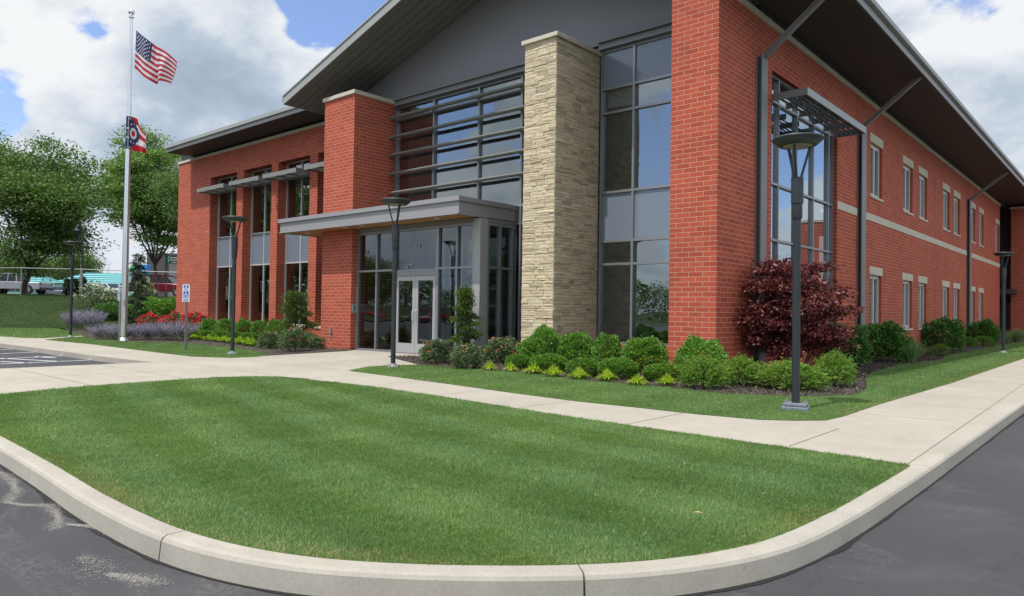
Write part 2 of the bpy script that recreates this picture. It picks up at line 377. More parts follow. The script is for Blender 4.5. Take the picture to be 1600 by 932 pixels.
def paint(name, c, r=.25):
    return simple(name, c, r, .1, .03, 2)

# ------------------------------------------------------------------ ground
def smooth_path(pts, n=6, closed=False):
    out = []; P = [Vector((*p[:2], 0)) for p in pts]
    for i in range(len(P)-1):
        p0 = P[max(i-1, 0)]; p1 = P[i]; p2 = P[i+1]; p3 = P[min(i+2, len(P)-1)]
        for k in range(n):
            t = k/n
            out.append(.5*((2*p1)+(-p0+p2)*t+(2*p0-5*p1+4*p2-p3)*t*t+(-p0+3*p1-3*p2+p3)*t**3))
    out.append(P[-1]); return [(v.x, v.y) for v in out]
def poly_sheet(name, poly, z, mat, skirt=0, **tags):
    me = bpy.data.meshes.new(name); bm = bmesh.new()
    vs = [bm.verts.new((x, y, z)) for x, y in poly]
    f = bm.faces.new(vs)
    if f.normal.z < 0: f.normal_flip()
    if skirt:
        lo = [bm.verts.new((x, y, z-skirt)) for x, y in poly]
        for i in range(len(vs)):
            j = (i+1) % len(vs); bm.faces.new((vs[i], vs[j], lo[j], lo[i]))
    bmesh.ops.triangulate(bm, faces=[x for x in bm.faces if len(x.verts) > 4])
    bmesh.ops.recalc_face_normals(bm, faces=bm.faces[:]) if skirt else None
    bm.to_mesh(me); bm.free()
    o = link_mesh(name, me, mat)
    if not skirt:
        for p in me.polygons:
            pass
    return tag(o, **tags)
PIX = lambda L_, z=0: [tuple(G(x, y, z)[:2]) for x, y in L_]

M_far = turf_mat('distant_turf', (.045, .075, .025), (.06, .09, .03))
gme = MB().add([(-1500, -1500, -.18), (1500, -1500, -.18), (1500, 2500, -.18), (-1500, 2500, -.18)], [(0, 1, 2, 3)])
tag(put('ground', gme, M_far), kind='structure')
lot = MB().add([(-62, -46, -.13), (46, -46, -.13), (46, 85, -.13), (-62, 85, -.13)], [(0, 1, 2, 3)])
tag(put('parking_lot', lot, M_asph), kind='structure')

kerb_back = smooth_path([(-17, 2.02), (-13, 2.02), (-9, 2.0), (-6.6, 1.93), (-5.2, 1.86), (-4.1, 1.88), (-3.35, 2.06), (-2.75, 2.42), (-2.15, 2.98), (-1.8, 3.5), (-1.6, 4.1), (-1.53, 4.95), (-1.51, 6.0), (-1.5, 7.0)], 6)
kb_far = [(-1.5, 7.0), (-1.5, 12), (-1.5, 30), (-1.5, 62)]
def kerb(path, name, gaps=True):
    prof = [(0, -.03), (0, .004), (.105, .006), (.128, -.004), (.14, -.022), (.155, -.165)]
    P = [Vector((x, y)) for x, y in path]; vs = []; 
    for i, p in enumerate(P):
        d = (P[min(i+1, len(P)-1)]-P[max(i-1, 0)]).normalized(); n = Vector((d.y, -d.x))   # outward = right of travel
        for (a, z) in prof: vs.append((p.x+n.x*a, p.y+n.y*a, z))
    k = len(prof); fs = []
    for i in range(len(P)-1):
        for j in range(k-1): fs.append((i*k+j, i*k+j+1, (i+1)*k+j+1, (i+1)*k+j))
    fs.append(tuple(range(k))); fs.append(tuple((len(P)-1)*k+j for j in range(k)))
    return MB().add(vs, fs)
def resample(path, ds):
    out = [path[0]]; acc = 0
    for a, b in zip(path[:-1], path[1:]):
        a = Vector(a); b = Vector(b); l = (b-a).length; n = max(1, int(l/ds))
        for k in range(1, n+1): out.append(tuple(a.lerp(b, k/n)))
    return out
kp = resample(kerb_back, .25)
# kerb cast in lengths with open joints between them
cuts = [G(313, 830), G(900, 896), G(108, 722), G(1445, 728)]
idx = sorted(min(range(len(kp)), key=lambda i: (Vector(kp[i])-Vector(c[:2])).length) for c in cuts)
segs = []; last = 0; mbk = MB()
for i in idx+[len(kp)-1]:
    seg = kp[last:i+1]
    if len(seg) > 1:
        a = Vector(seg[0]); b = Vector(seg[1]); seg[0] = tuple(a+(b-a).normalized()*.006)
        k_ = kerb(seg, 'k'); mbk.add(k_.v, k_.f)
    last = i
fk = kerb(resample([(-1.5, 7.01), (-1.5, 12), (-1.5, 30), (-1.5, 62)], 3.0), 'k'); mbk.add(fk.v, fk.f)
tag(put('kerb', mbk, M_kerb), kind='structure')

# concrete walks: one slab; lawns and beds lie on it
slab = [(-1.5, 62)]+[(-1.5, 7.0)]+kerb_back[::-1][1:-8]
slab = [(x, y) for x, y in slab if x > -9.2]+[(-16.8, 2.02), (-16.8, 5.2), (-16.8, 6.9)]+PIX([(200, 562), (140, 555), (66, 545), (0, 537)])+[(-46, 6.3), (-46, 9.2), (-34, 14), (-20, 16), (-4, 62)]
poly_sheet('sidewalk', slab, 0.0, M_walk, .16, kind='structure')
# joints tooled in the walks
jm = MB()
def joint(a, b, w=.010):
    a = Vector((*a, .0)); b = Vector((*b, .0)); d = (b-a).normalized(); n = Vector((-d.y, d.x, 0))*w/2
    z = Vector((0, 0, .0035)); jm.add([a-n+z, a+n+z, b+n+z, b-n+z], [(0, 1, 2, 3)])
for y in np.arange(10.2, 60, 1.75): joint((-1.52, y), (-3.12, y))
for x in (-2.6, -4.45, -6.2, -7.95, -9.7, -11.4): joint((x-.0, 7.08), (x, 8.6))
for y in (4.2, 5.75, 7.3, 8.9, 10.5, 12.1): joint((-16.8, y) if y < 6.5 else (-16.4, y), (-12.2, y))
for x in (-14.5,): joint((x, 2.1), (x, 13.3))
for x in np.arange(-45, -17, 1.75): joint((x, 6.75), (x, 7.9))
joint(tuple(G(1418, 726)[:2]), tuple(G(1600, 600)[:2]), .008)
M_joint = simple('walk_joint', (.20, .185, .165), .9)  # darker tone of the tooled joint strips
tag(put('sidewalk_joints', jm, M_joint), kind='structure')

# painted bay lines on the left parking lot
lm = MB()
for a, b, w in [((0, 546.5), (28, 545.5), .1), ((0, 553), (66, 550), .1), ((0, 561), (105, 556), .1), ((0, 569), (149, 562.5), .1), ((0, 560), (92, 565), .1), ((55, 557.5), (86, 559.5), .1), ((0, 565), (46, 567.5), .1)]:
    p = G(*a, -.126); q = G(*b, -.126); d = (q-p).normalized(); n = Vector((-d.y, d.x, 0))*w/2
    lm.add([p-n, p+n, q+n, q-n], [(0, 1, 2, 3)])
tag(put('bay_markings', lm, M_line), kind='structure')

# lawns
front_lawn = [(x, y) for x, y in kerb_back if x > -9.4][0:-1]
front_lawn = front_lawn+PIX([(1418, 727), (1300, 710), (1200, 696), (1100, 682), (1000, 668), (900, 653.5), (800, 638), (700, 622), (600, 607.5), (540, 600), (500, 596), (470, 592), (440, 589.5), (400, 589), (340, 590.5), (260, 595.5), (200, 599.5), (128, 605), (60, 611), (0, 617)])+[(-12.0, 2.02)]
mid_lawn = PIX([(545, 580), (584, 585), (640, 592.5), (700, 600.5), (800, 614.5), (900, 627.5), (1000, 638), (1090, 648), (1187, 656.5), (1244, 658), (1290, 657.5), (1319, 651), (1375, 632), (1484, 600), (1600, 560.5)])+[(-3.0, 62), (-4.7, 62)]+PIX([(1600, 533), (1552, 542), (1518, 549), (1478, 557), (1470, 563), (1440, 567), (1405, 571), (1362, 583), (1352, 596), (1355, 608), (1340, 617), (1290, 620), (1215, 620), (1137, 616), (1069, 609), (1035, 605), (926, 596), (816, 582), (740, 577), (690, 574), (655, 570.5), (612, 571.5), (572, 574)])
left_lawn = PIX([(70, 531.5), (140, 538), (220, 548), (260, 553), (300, 557.6), (360, 559.6), (400, 558), (420, 556), (404, 550), (380, 545), (330, 541), (292, 537), (240, 536), (190, 534), (140, 530), (135, 526.5), (100, 528.5)])
far_lawn = PIX([(0, 526), (40, 528.5), (68, 528.8), (135, 524.5), (134, 521), (110, 518), (90, 514), (60, 512.5), (0, 511.5)])+[(-58, 14), (-50, 7.9)]
M_turf = turf_mat('turf', (.075, .135, .035), (.10, .165, .048))
for nm, pl in (('lawn', front_lawn), ('lawn', mid_lawn), ('lawn', left_lawn), ('lawn', far_lawn)):
    poly_sheet(nm, pl, .005, M_turf, 0, kind='structure')

def inside(px, py, poly):
    x = np.array([p[0] for p in poly]); y = np.array([p[1] for p in poly]); r = np.zeros(len(px), bool); j = len(x)-1
    for i in range(len(x)):
        c = ((y[i] > py) != (y[j] > py)) & (px < (x[j]-x[i])*(py-y[i])/(y[j]-y[i]+1e-12)+x[i]); r ^= c; j = i
    return r
def fbm(x, y, scale, seed, octs=3):
    r = np.random.default_rng(seed); out = np.zeros_like(x); amp = 1.0; tot = 0
    for o in range(octs):
        for k in range(5):
            t = r.uniform(0, 2*np.pi); f = scale*(2**o)*r.uniform(.7, 1.4); out += amp*np.sin((x*np.cos(t)+y*np.sin(t))*f+r.uniform(0, 6.3)); tot += amp*.5
        amp *= .6
    return out/tot
def grass(name, poly, n, near=1.8, h=(.013, .027), maxd=60, seed=1, wk=1.0, zf=None, edge=None, stripe=1.0):
    r = np.random.default_rng(seed); xs = np.array([p[0] for p in poly]); ys = np.array([p[1] for p in poly])
    X = []; Y = []; got = 0
    while got < n:
        m = n*3
        x = r.uniform(xs.min(), xs.max(), m); y = r.uniform(ys.min(), min(ys.max(), maxd), m)
        d = np.hypot(x, y); keep = r.random(m) < np.clip((near/d)**1.4, 0, 1); x = x[keep]; y = y[keep]
        thin = fbm(x, y, 7, seed+3); keep = r.random(len(x)) < np.clip(1.0+.35*thin, .35, 1); x = x[keep]; y = y[keep]
        k = inside(x, y, poly); X.append(x[k]); Y.append(y[k]); got += k.sum()
    x = np.concatenate(X)[:n]; y = np.concatenate(Y)[:n]; d = np.hypot(x, y)
    w = (.0022+.00040*d)*wk*r.choice([.7, 1.0, 1.0, 1.6], n); cl = fbm(x, y, 16, seed+5, 3); big = fbm(x, y, 1.1, seed+6, 3)
    hh = r.uniform(h[0], h[1], n)*(1+.012*d)*(1+.28*cl)*r.choice([.7, 1, 1, 1.25], n)
    a = r.uniform(0, 2*np.pi, n)
    # mown stripes: neighbouring passes of the mower lay the blades over in opposite directions
    s = np.sin((y+.06*x-.014*(x+4)**2)*2*np.pi/1.15+.9+.35*np.sin(1.3*x+.7*y)+.6*big)
    q = np.clip(s*2.0, -1, 1); lean = r.normal(0, .42, (n, 2)); lean[:, 0] += .24*q*stripe+.40*cl; lean[:, 1] += -.19*q*stripe+.2*np.sin(5*x)
    z0 = np.zeros(n) if zf is None else zf(x, y)
    b0 = np.stack([x-np.cos(a)*w/2, y-np.sin(a)*w/2, z0], 1); b1 = np.stack([x+np.cos(a)*w/2, y+np.sin(a)*w/2, z0], 1)
    t = np.stack([x+lean[:, 0]*hh, y+lean[:, 1]*hh, z0+hh], 1)
    V = np.empty((n*3, 3)); V[0::3] = b0; V[1::3] = b1; V[2::3] = t
    F = np.arange(n*3).reshape(n, 3)
    # growth: lush bluish patches, yellower thin ones, straw by the kerb
    g = np.clip(.5+.26*big+.22*fbm(x, y, 4.5, seed+9, 3)+.28*cl+r.normal(0, .18, n), 0, 1)[:, None]
    C3 = np.array([.70, .88, .78])*(1-g)+np.array([1.45, 1.42, 1.15])*g
    if edge is not None:
        E = np.array([tuple(e) for e in edge]); dd = np.full(n, 9.0)
        for p0, p1 in zip(E[:-1], E[1:]):
            v = p1-p0; t_ = np.clip(((x-p0[0])*v[0]+(y-p0[1])*v[1])/(v@v+1e-9), 0, 1); dd = np.minimum(dd, np.hypot(x-p0[0]-t_*v[0], y-p0[1]-t_*v[1]))
        st = (np.clip(1-dd/.22, 0, 1)*(.45+.55*fbm(x, y, 3, 44)) > r.random(n)*1.1); C3[st] = np.array([2.3, 1.35, 1.5])
    st = r.random(n) < .02; C3[st] = np.array([2.0, 1.25, 1.4])
    o = np_mesh(name, V, F, M_grass, nper=3, colors=np.concatenate([C3, np.ones((n, 1))], 1)); return tag(o, kind='stuff')
M_grass = leaf_mat('grass_blade', [(0, (.080, .152, .052)), (.5, (.140, .228, .088)), (.95, (.235, .325, .145)), (1, (.44, .40, .22))], .35, .55, .3, None, True)
g1 = grass('grass', front_lawn, 680000, 2.2, seed=3, edge=kerb_back[::3]); g1['label'] = 'mown striped turf blades of the curved front lawn'; g1['category'] = 'grass'
g2 = grass('grass', mid_lawn, 170000, 6.5, seed=4, stripe=.35, edge=PIX([(1290, 657.5), (1319, 651), (1375, 632), (1484, 600), (1600, 560.5)])+[(-3.0, 62)]); g2['label'] = 'mown turf blades of the lawn strip between walk and planting bed'; g2['category'] = 'grass'
g3 = grass('grass', left_lawn, 50000, 14, seed=5, stripe=.3); g3['label'] = 'mown turf blades round the flagpole foot'; g3['category'] = 'grass'
g4 = grass('grass', far_lawn, 30000, 25, seed=6, wk=1.3, stripe=.3); g4['label'] = 'mown turf blades below the grassy bank at the left'; g4['category'] = 'grass'

# mulch beds
def bed(name, poly, seed):
    poly_sheet(name, poly, .012, M_mulch_g, 0, kind='structure')
bed_r = PIX([(1600, 533), (1552, 542), (1518, 549), (1478, 557), (1470, 563), (1440, 567), (1405, 571), (1362, 583), (1352, 596), (1355, 608), (1340, 617), (1290, 620), (1215, 620), (1137, 616), (1069, 609), (1035, 605), (926, 596), (816, 582), (740, 577), (690, 574), (655, 570.5)])+[(-15.2, 12.3), (-14.4, 13.6), (-13.0, 14.9), (-6.3, 15.1), (-6.3, 62), (-4.7, 62)]
bed_l = PIX([(560, 546.5), (540, 549), (480, 552.5), (420, 556), (404, 550), (380, 545), (330, 541), (292, 537), (240, 536), (190, 534), (140, 530), (100, 514)])+[(-40, 15.6), (-18.4, 15.6), (-18.4, 13.6)]
bed('mulch_bed', bed_r, 1); bed('mulch_bed', bed_l, 2)
def chips(poly, n, seed, maxd):
    r = np.random.default_rng(seed); xs = np.array([p[0] for p in poly]); ys = np.array([p[1] for p in poly]); X = []; Y = []; got = 0
    while got < n:
        x = r.uniform(xs.min(), xs.max(), n*3); y = r.uniform(ys.min(), min(ys.max(), maxd), n*3); k = inside(x, y, poly); X.append(x[k]); Y.append(y[k]); got += k.sum()
    x = np.concatenate(X)[:n]; y = np.concatenate(Y)[:n]; a = r.uniform(0, np.pi, n); l = r.uniform(.02, .06, n); w = r.uniform(.008, .018, n); z = r.uniform(.015, .05, n)
    dx, dy = np.cos(a), np.sin(a); tz = r.normal(0, .012, n)
    V = np.empty((n*4, 3))
    for k, (s, t) in enumerate([(-1, -1), (1, -1), (1, 1), (-1, 1)]):
        V[k::4] = np.stack([x+s*dx*l/2-t*dy*w/2, y+s*dy*l/2+t*dx*w/2, z+s*tz], 1)
    return V, np.arange(n*4).reshape(n, 4)
M_chip = leaf_mat('bark_chip', [(0, (.032, .024, .020)), (.6, (.078, .060, .050)), (1, (.19, .155, .13))], 0, .9, .1)
V, F = chips(bed_r, 26000, 11, 32); o = np_mesh('mulch_chips', V, F, M_chip); tag(o, 'shredded brown bark mulch under the shrubs right of the entrance', 'mulch', kind='stuff')
V, F = chips(bed_l, 9000, 12, 32); o = np_mesh('mulch_chips', V, F, M_chip); tag(o, 'shredded brown bark mulch of the bed left of the entrance', 'mulch', kind='stuff')

# bank and upper terrace at the left, with the road and cars on it
def terr_z(t):          # t: metres beyond the toe of the bank
    return np.interp(t, [0, 1.5, 7, 10, 14, 60, 400], [0, .12, 1.45, 1.75, 1.9, 2.35, 2.6])
bank_dir = Vector((-math.cos(rad(28)), math.sin(rad(28)), 0)); bank_n = Vector((bank_dir.y, -bank_dir.x, 0))  # along-view, sideways
toe = Vector((-43.5, 11.6, 0))
def tz(p):
    t = (Vector((p[0], p[1], 0))-toe).dot(bank_dir); return float(terr_z(t)) if t > 0 else 0.0
ts = [0, .7, 1.5, 3, 5, 7, 8.5, 10, 14, 25, 40, 60, 120, 400]
vs = []; fs = []; us = np.linspace(-70, 90, 41)
for t in ts:
    for u in us:
        q = toe+bank_dir*t-bank_n*u; vs.append((q.x, q.y, float(terr_z(t))-(.01 if t == 0 else 0)))
nu = len(us)
for i in range(len(ts)-1):
    for j in range(nu-1): fs.append((i*nu+j, i*nu+j+1, (i+1)*nu+j+1, (i+1)*nu+j))
M_bank = turf_mat('bank_grass', (.026, .048, .014), (.040, .066, .020))
tag(put('grass_bank', MB().add(vs, fs), M_bank), kind='structure')
# upper road sheet
rv = []; 
for t in (15, 26, 45):
    for u in us: 
        q = toe+bank_dir*t-bank_n*u; rv.append((q.x, q.y, float(terr_z(t))+.03))
rf = [(i*nu+j, i*nu+j+1, (i+1)*nu+j+1, (i+1)*nu+j) for i in range(2) for j in range(nu-1)]
tag(put('upper_road', MB().add(rv, rf), M_asph), kind='structure')
def bank_grass():
    r = np.random.default_rng(21); n = 60000; t = r.uniform(-1, 14, n); u = r.uniform(-12, 22, n)
    x = toe.x+bank_dir.x*t-bank_n.x*u; y = toe.y+bank_dir.y*t-bank_n.y*u; z = terr_z(np.maximum(t, 0))
    a = r.uniform(0, 6.28, n); w = .03; h = r.uniform(.02, .055, n)
    V = np.empty((n*3, 3)); V[0::3] = np.stack([x-np.cos(a)*w/2, y-np.sin(a)*w/2, z], 1); V[1::3] = np.stack([x+np.cos(a)*w/2, y+np.sin(a)*w/2, z], 1)
    V[2::3] = np.stack([x+r.normal(0, .03, n), y+r.normal(0, .03, n), z+h], 1)
    o = np_mesh('grass', V, np.arange(n*3).reshape(n, 3), M_bgrass, nper=3); tag(o, 'rougher dark grass on the bank below the parked cars', 'grass', kind='stuff')
M_bgrass = leaf_mat('bank_blade', [(0, (.032, .064, .016)), (.6, (.046, .086, .022)), (1, (.070, .11, .030))], .35, .7, .15, (.35, (.7, .75, .8), (1.2, 1.15, 1.0)))
bank_grass()

def grit():
    r = np.random.default_rng(41); lines = [([(0, 738), (18, 750), (26, 768), (10, 786), (40, 790), (78, 790), (92, 810), (88, 828)], 8000, .022), ([(105, 820), (160, 825), (200, 848), (240, 868), (272, 881)], 8000, .014),
        ([(285, 890), (340, 906), (372, 924)], 2600, .012), ([(170, 898), (215, 905), (250, 912)], 2000, .028), ([(130, 870), (160, 900)], 900, .045)]
    V = []
    for pts, n, w in lines:
        P = np.array([tuple(G(x, y, -.128))[:2] for x, y in pts]); seg = np.linalg.norm(np.diff(P, axis=0), axis=1); cum = np.concatenate([[0], np.cumsum(seg)]); t = r.uniform(0, cum[-1], n)
        x = np.interp(t, cum, P[:, 0])+r.normal(0, w, n)*(.4+np.abs(np.sin(t*5))); y = np.interp(t, cum, P[:, 1])+r.normal(0, w, n)*(.4+np.abs(np.sin(t*5)))
        s = r.uniform(.0012, .0038, n); a = r.uniform(0, 3.1, n); k = (np.array([kerb_clear(p, q) for p, q in zip(x, y)]))
        x, y, s, a = x[k], y[k], s[k], a[k]; z = np.full(len(x), -.1275)
        q = np.empty((len(x)*4, 3))
        for i in range(4):
            q[i::4] = np.stack([x+np.cos(a+i*1.571)*s, y+np.sin(a+i*1.571)*s*.8, z+s*(.5 if i % 2 else 1.0)], 1)
        V.append(q)
    V = np.concatenate(V); o = np_mesh('grit', V, np.arange(len(V)).reshape(-1, 4), M_grit); tag(o, 'pale loose grit washed in wavy streaks over the asphalt by the kerb', 'grit', kind='stuff')
def kerb_clear(x, y): return (y < 1.80 or x > -1.25) and not (x > -6 and x < -1.2 and ((x+3.9)**2/9+(y-4.2)**2/6.5) < 1)
M_grit = leaf_mat('pale_grit', [(0, (.17, .165, .15)), (.6, (.32, .305, .275)), (1, (.46, .44, .40))], 0, .9, .1)
grit()

def kerb_dirt():
    r = np.random.default_rng(3); P = resample(kerb_back, .06)+resample([(-1.5, 7.01), (-1.5, 40)], .3)[1:]; P = [p for p in P if p[0] > -14]
    vs = []; n = len(P); w = .012+.022*np.clip(np.convolve(r.normal(0, 1, n), np.ones(7)/4, 'same')+.4, 0, 3)
    for i in range(n):
        p = Vector(P[i]); d = (Vector(P[min(i+1, n-1)])-Vector(P[max(i-1, 0)])).normalized(); q = Vector((d.y, -d.x)); a_ = p+q*.150; b_ = p+q*(.156+w[i]); vs += [(a_.x, a_.y, -.126), (b_.x, b_.y, -.126)]
    o = put('kerb_gap', MB().add(vs, [(2*i, 2*i+1, 2*i+3, 2*i+2) for i in range(n-1)]), simple('tar_gap', (.014, .013, .013), .9)); tag(o, kind='structure')
kerb_dirt()

# ------------------------------------------------------------------ building
YF, YM, YW, YG = 13.4, 15.02, 15.3, 15.7
XR, XLP = -6.38, -19.95
BLD = empty('office_building', (XR, YF, 0), 'two-storey red brick office building with grey gable, stone pier and glass entrance', 'building')
def bp(name, mb, mats, parent=BLD, **k): return put(name, mb, mats, parent, True, **k)

def wall_cells(mb, axis, fixed0, fixed1, u0, u1, z0, z1, holes):
    """solid wall slab with rectangular openings; axis 'x': wall runs along X"""
    us = sorted({u0, u1, *[h[0] for h in holes], *[h[1] for h in holes]})
    for a, b in zip(us[:-1], us[1:]):
        hs = sorted([(h[2], h[3]) for h in holes if h[0] <= a+1e-6 and h[1] >= b-1e-6]); z = z0
        for (p, q) in hs+[(z1, z1)]:
            if p > z+1e-6:
                if axis == 'x': mb.box(a, b, fixed0, fixed1, z, p)
                else: mb.box(fixed0, fixed1, a, b, z, p)
            z = max(z, q)
# --- brick
w = MB()
ops = [(-31.6, -29.23, .58, 7.05), (-28.65, -26.43, .58, 7.05), (-25.92, -23.7, .58, 7.05), (-23.17, -20.9, .58, 7.05)]
wall_cells(w, 'x', YW, YW+.62, -34.84, -19.5, -.1, 8.05, ops)
w.box(-34.84, -34.4, YW+.62, 30, -.1, 8.05)
bp('brick_wall', w, M_brick); w = MB()
sideops = [(16.15, 20.8, .6, 6.86)]
UW = [(24.03, 25.33), (28.05, 29.4), (30.4, 31.72), (34.68, 36.05), (37.02, 38.36), (41.0, 42.4), (43.5, 44.85), (48.95, 50.25)]
for i, (a, b) in enumerate(UW):
    if i == 7: sideops.append((a, b, 5.04, 6.7))
    else: sideops += [(a, b, .86, 2.57), (a, b, 5.04, 6.7)]
wall_cells(w, 'y', XR-.35, XR, 14.3, 50.55, -.1, 7.95, sideops)
w.box(XR-.35, XR-3.2, 50.2, 50.55, -.1, 7.95)         # return into the door recess
bp('brick_wall', w, M_brick)
# far wing beyond the door recess
w = MB().box(-6.05, 6.0, 52.4, 60, -.1, 8.0).box(-9.5, -6.05, 53.4, 60, -.1, 8.0)
bp('brick_wing', w, M_brick)
for y in (22.9-.30, 33.2, 46.0): bp('control_joint', MB().box(XR-.001, XR+.003, y, y+.012, 0, 7.8), M_furn)
bp('brick_pier', MB().box(XLP, -18.37, YF, 15.6, -.1, 7.93), M_brick)
bp('brick_pier', MB().box(-7.43, XR, YF, 14.3, -.1, 8.9), M_brick)
# coping and trim
def trim(a, name='coping'): bp(name, a, M_lime, bevel=.006)
trim(MB().box(XLP-.06, -18.31, YF-.06, 15.2, 7.93, 8.05))
trim(MB().box(-34.9, XLP-.07, YW-.05, YW+.3, 8.05, 8.16)); trim(MB().box(XR-.2, XR+.045, 13.4, 50.6, 7.82, 7.95))
bp('belt_course', MB().box(XR-.02, XR+.018, 20.82, 22.62, 4.23, 4.45).box(XR-.02, XR+.018, 23.22, 40.05, 4.23, 4.45).box(XR-.02, XR+.018, 40.75, 50.56, 4.23, 4.45), M_lime)
bp('window_sill', MB().box(-31.6, -29.23, YW-.04, YW+.45, .52, .585).box(-28.65, -26.43, YW-.04, YW+.45, .52, .585).box(-25.92, -23.7, YW-.04, YW+.45, .52, .585).box(-23.17, -20.9, YW-.04, YW+.45, .52, .585), M_lime)

# --- stone pier: every ledge stone is modelled
def stone_face(mb, u0, u1, z0, z1, fn, r):
    z = z0
    while z < z1-.02:
        h = r.choice([.05, .06, .075, .09]); h = min(h, z1-z); u = u0
        while u < u1-.005:
            l = r.uniform(.18, .5); 
            if u1-u-l < .1: l = u1-u
            hh = h; d = r.uniform(.0, .011) + (.008 if r.random() < .10 else 0)
            q = []
            e = .0006
            j = lambda: r.uniform(-.003, .003)
            # front quad jittered, back on the plane
            a = [(u+e, z+e), (u+l-e, z+e), (u+l-e, z+hh-e), (u+e, z+hh-e)]
            back = [fn(x, y, -.03) for x, y in a]
            fr = [fn(min(max(x+(.006 if k in (0, 3) else -.003)+j()*.5, u0), u1), y+(.002 if k < 2 else -.002)+j()*.4, d+j()) for k, (x, y) in enumerate(a)]
            mid = fn((a[0][0]+a[1][0])/2+j()*3, (a[0][1]+a[2][1])/2, d+.006+j()*1.3)
            n = len(mb.v); mb.v += [tuple(x) for x in back+fr+[mid]]
            mb.f += [(n+0, n+1, n+5, n+4), (n+1, n+2, n+6, n+5), (n+2, n+3, n+7, n+6), (n+3, n+0, n+4, n+7), (n+4, n+5, n+8), (n+5, n+6, n+8), (n+6, n+7, n+8), (n+7, n+4, n+8)]; mb.mi += [0]*8
            u += l
        z += h
sr = np.random.default_rng(5); SX0, SX1, SY = -11.3, -10.34, 13.22
sp = bp('stone_pier', MB().box(SX0+.02, SX1-.02, SY+.02, 15.0, -.1, 7.72), M_lime)
st = MB()
stone_face(st, SX0, SX1, 0, 7.72, lambda u, z, d: (u, SY-d, z), sr)
stone_face(st, SY, 15.0, 0, 7.72, lambda u, z, d: (SX1+d, u, z), sr)
stone_face(st, SY, 15.0, 0, 7.72, lambda u, z, d: (SX0-d, u, z), sr)
bp('stone_cladding', st, M_stone, sp)
bp('coping', MB().box(SX0-.07, SX1+.07, SY-.07, 15.0, 7.72, 7.82), M_lime, sp, bevel=.008)

# --- gable, roof
XE0, XE1, ZE, RX, SL = -21.75, -4.69, 8.35, -13.2, .312
RY0, RY1 = 12.98, 56.0
def rz(x): return ZE+(RX-XE0)*SL-abs(x-RX)*SL
ridge = rz(RX)
def gable_prism(mb, y0, y1, top_off, bot_off, x0=XE0, x1=XE1):
    P = [(x0, rz(x0)+top_off), (RX, ridge+top_off), (x1, rz(x1)+top_off), (x1, rz(x1)+bot_off), (RX, ridge+bot_off), (x0, rz(x0)+bot_off)]
    vs = [(x, y0, z) for x, z in P]+[(x, y1, z) for x, z in P]; n = 6
    fs = [tuple(range(n)), tuple(range(n, 2*n))[::-1]]+[(i, (i+1) % n, n+(i+1) % n, n+i) for i in range(n)]
    return mb.add(vs, fs)
roof = bp('roof', gable_prism(MB(), RY0+.03, RY1, 0, -.20), simple('roof_metal', (.30, .31, .30), .4, .3, .06, 2))
fa = gable_prism(MB(), RY0, RY0+.03, .02, -.24)
fa.box(XE1, XE1+.03, RY0, RY1, ZE-.25, ZE+.015).box(XE0-.03, XE0, RY0, RY1, ZE-.25, ZE+.015)
bp('fascia', fa, M_fascia, roof)
bp('drip_edge', gable_prism(MB(), RY0-.03, RY0+.4, .07, .021, XE0-.04, XE1+.04), simple('drip_edge_metal', (.40, .42, .42), .35, .2), roof)
bp('gutter', MB().box(XE1+.035, XE1+.13, RY0+.05, RY1, ZE-.06, ZE+.06).box(XE0-.16, XE0-.035, RY0+.02, RY1, ZE-.11, ZE+.05), M_fascia, roof)
# soffits: sloped under the gable, flat along the eaves
so = MB()
def slope_soffit(mb, x0, x1, y0, y1, off):
    mb.add([(x0, y0, rz(x0)+off), (x1, y0, rz(x1)+off), (x1, y1, rz(x1)+off), (x0, y1, rz(x0)+off), (x0, y0, rz(x0)+off+.02), (x1, y0, rz(x1)+off+.02), (x1, y1, rz(x1)+off+.02), (x0, y1, rz(x0)+off+.02)],
           [(0,1,2,3),(7,6,5,4),(0,4,5,1),(1,5,6,2),(2,6,7,3),(3,7,4,0)])
slope_soffit(so, XE0+.02, RX, RY0+.04, YM-.01, -.235); slope_soffit(so, RX, XE1-.02, RY0+.04, YM-.01, -.235)
for k in range(1, 7):       # joints of the long soffit boards, running up the slope
    y = RY0+.05+k*.29
    for (a, b) in ((XE0+.05, RX), (RX, XE1-.05)):
        for o_ in (0,):
            so.add([(a, y-.07, rz(a)-.275), (b, y-.07, rz(b)-.275), (b, y+.07, rz(b)-.275), (a, y+.07, rz(a)-.275), (a, y-.07, rz(a)-.236), (b, y-.07, rz(b)-.236), (b, y+.07, rz(b)-.236), (a, y+.07, rz(a)-.236)],
                   [(0,1,2,3),(7,6,5,4),(0,4,5,1),(1,5,6,2),(2,6,7,3),(3,7,4,0)])
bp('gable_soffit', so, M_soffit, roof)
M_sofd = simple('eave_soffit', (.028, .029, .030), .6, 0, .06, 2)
bp('eave_soffit', MB().box(XR+.05, XE1-.002, RY0+.05, RY1, 8.085, 8.10).box(XR-.3, XR+.04, YM+.3, RY1, 7.955, 8.10), M_sofd, roof)
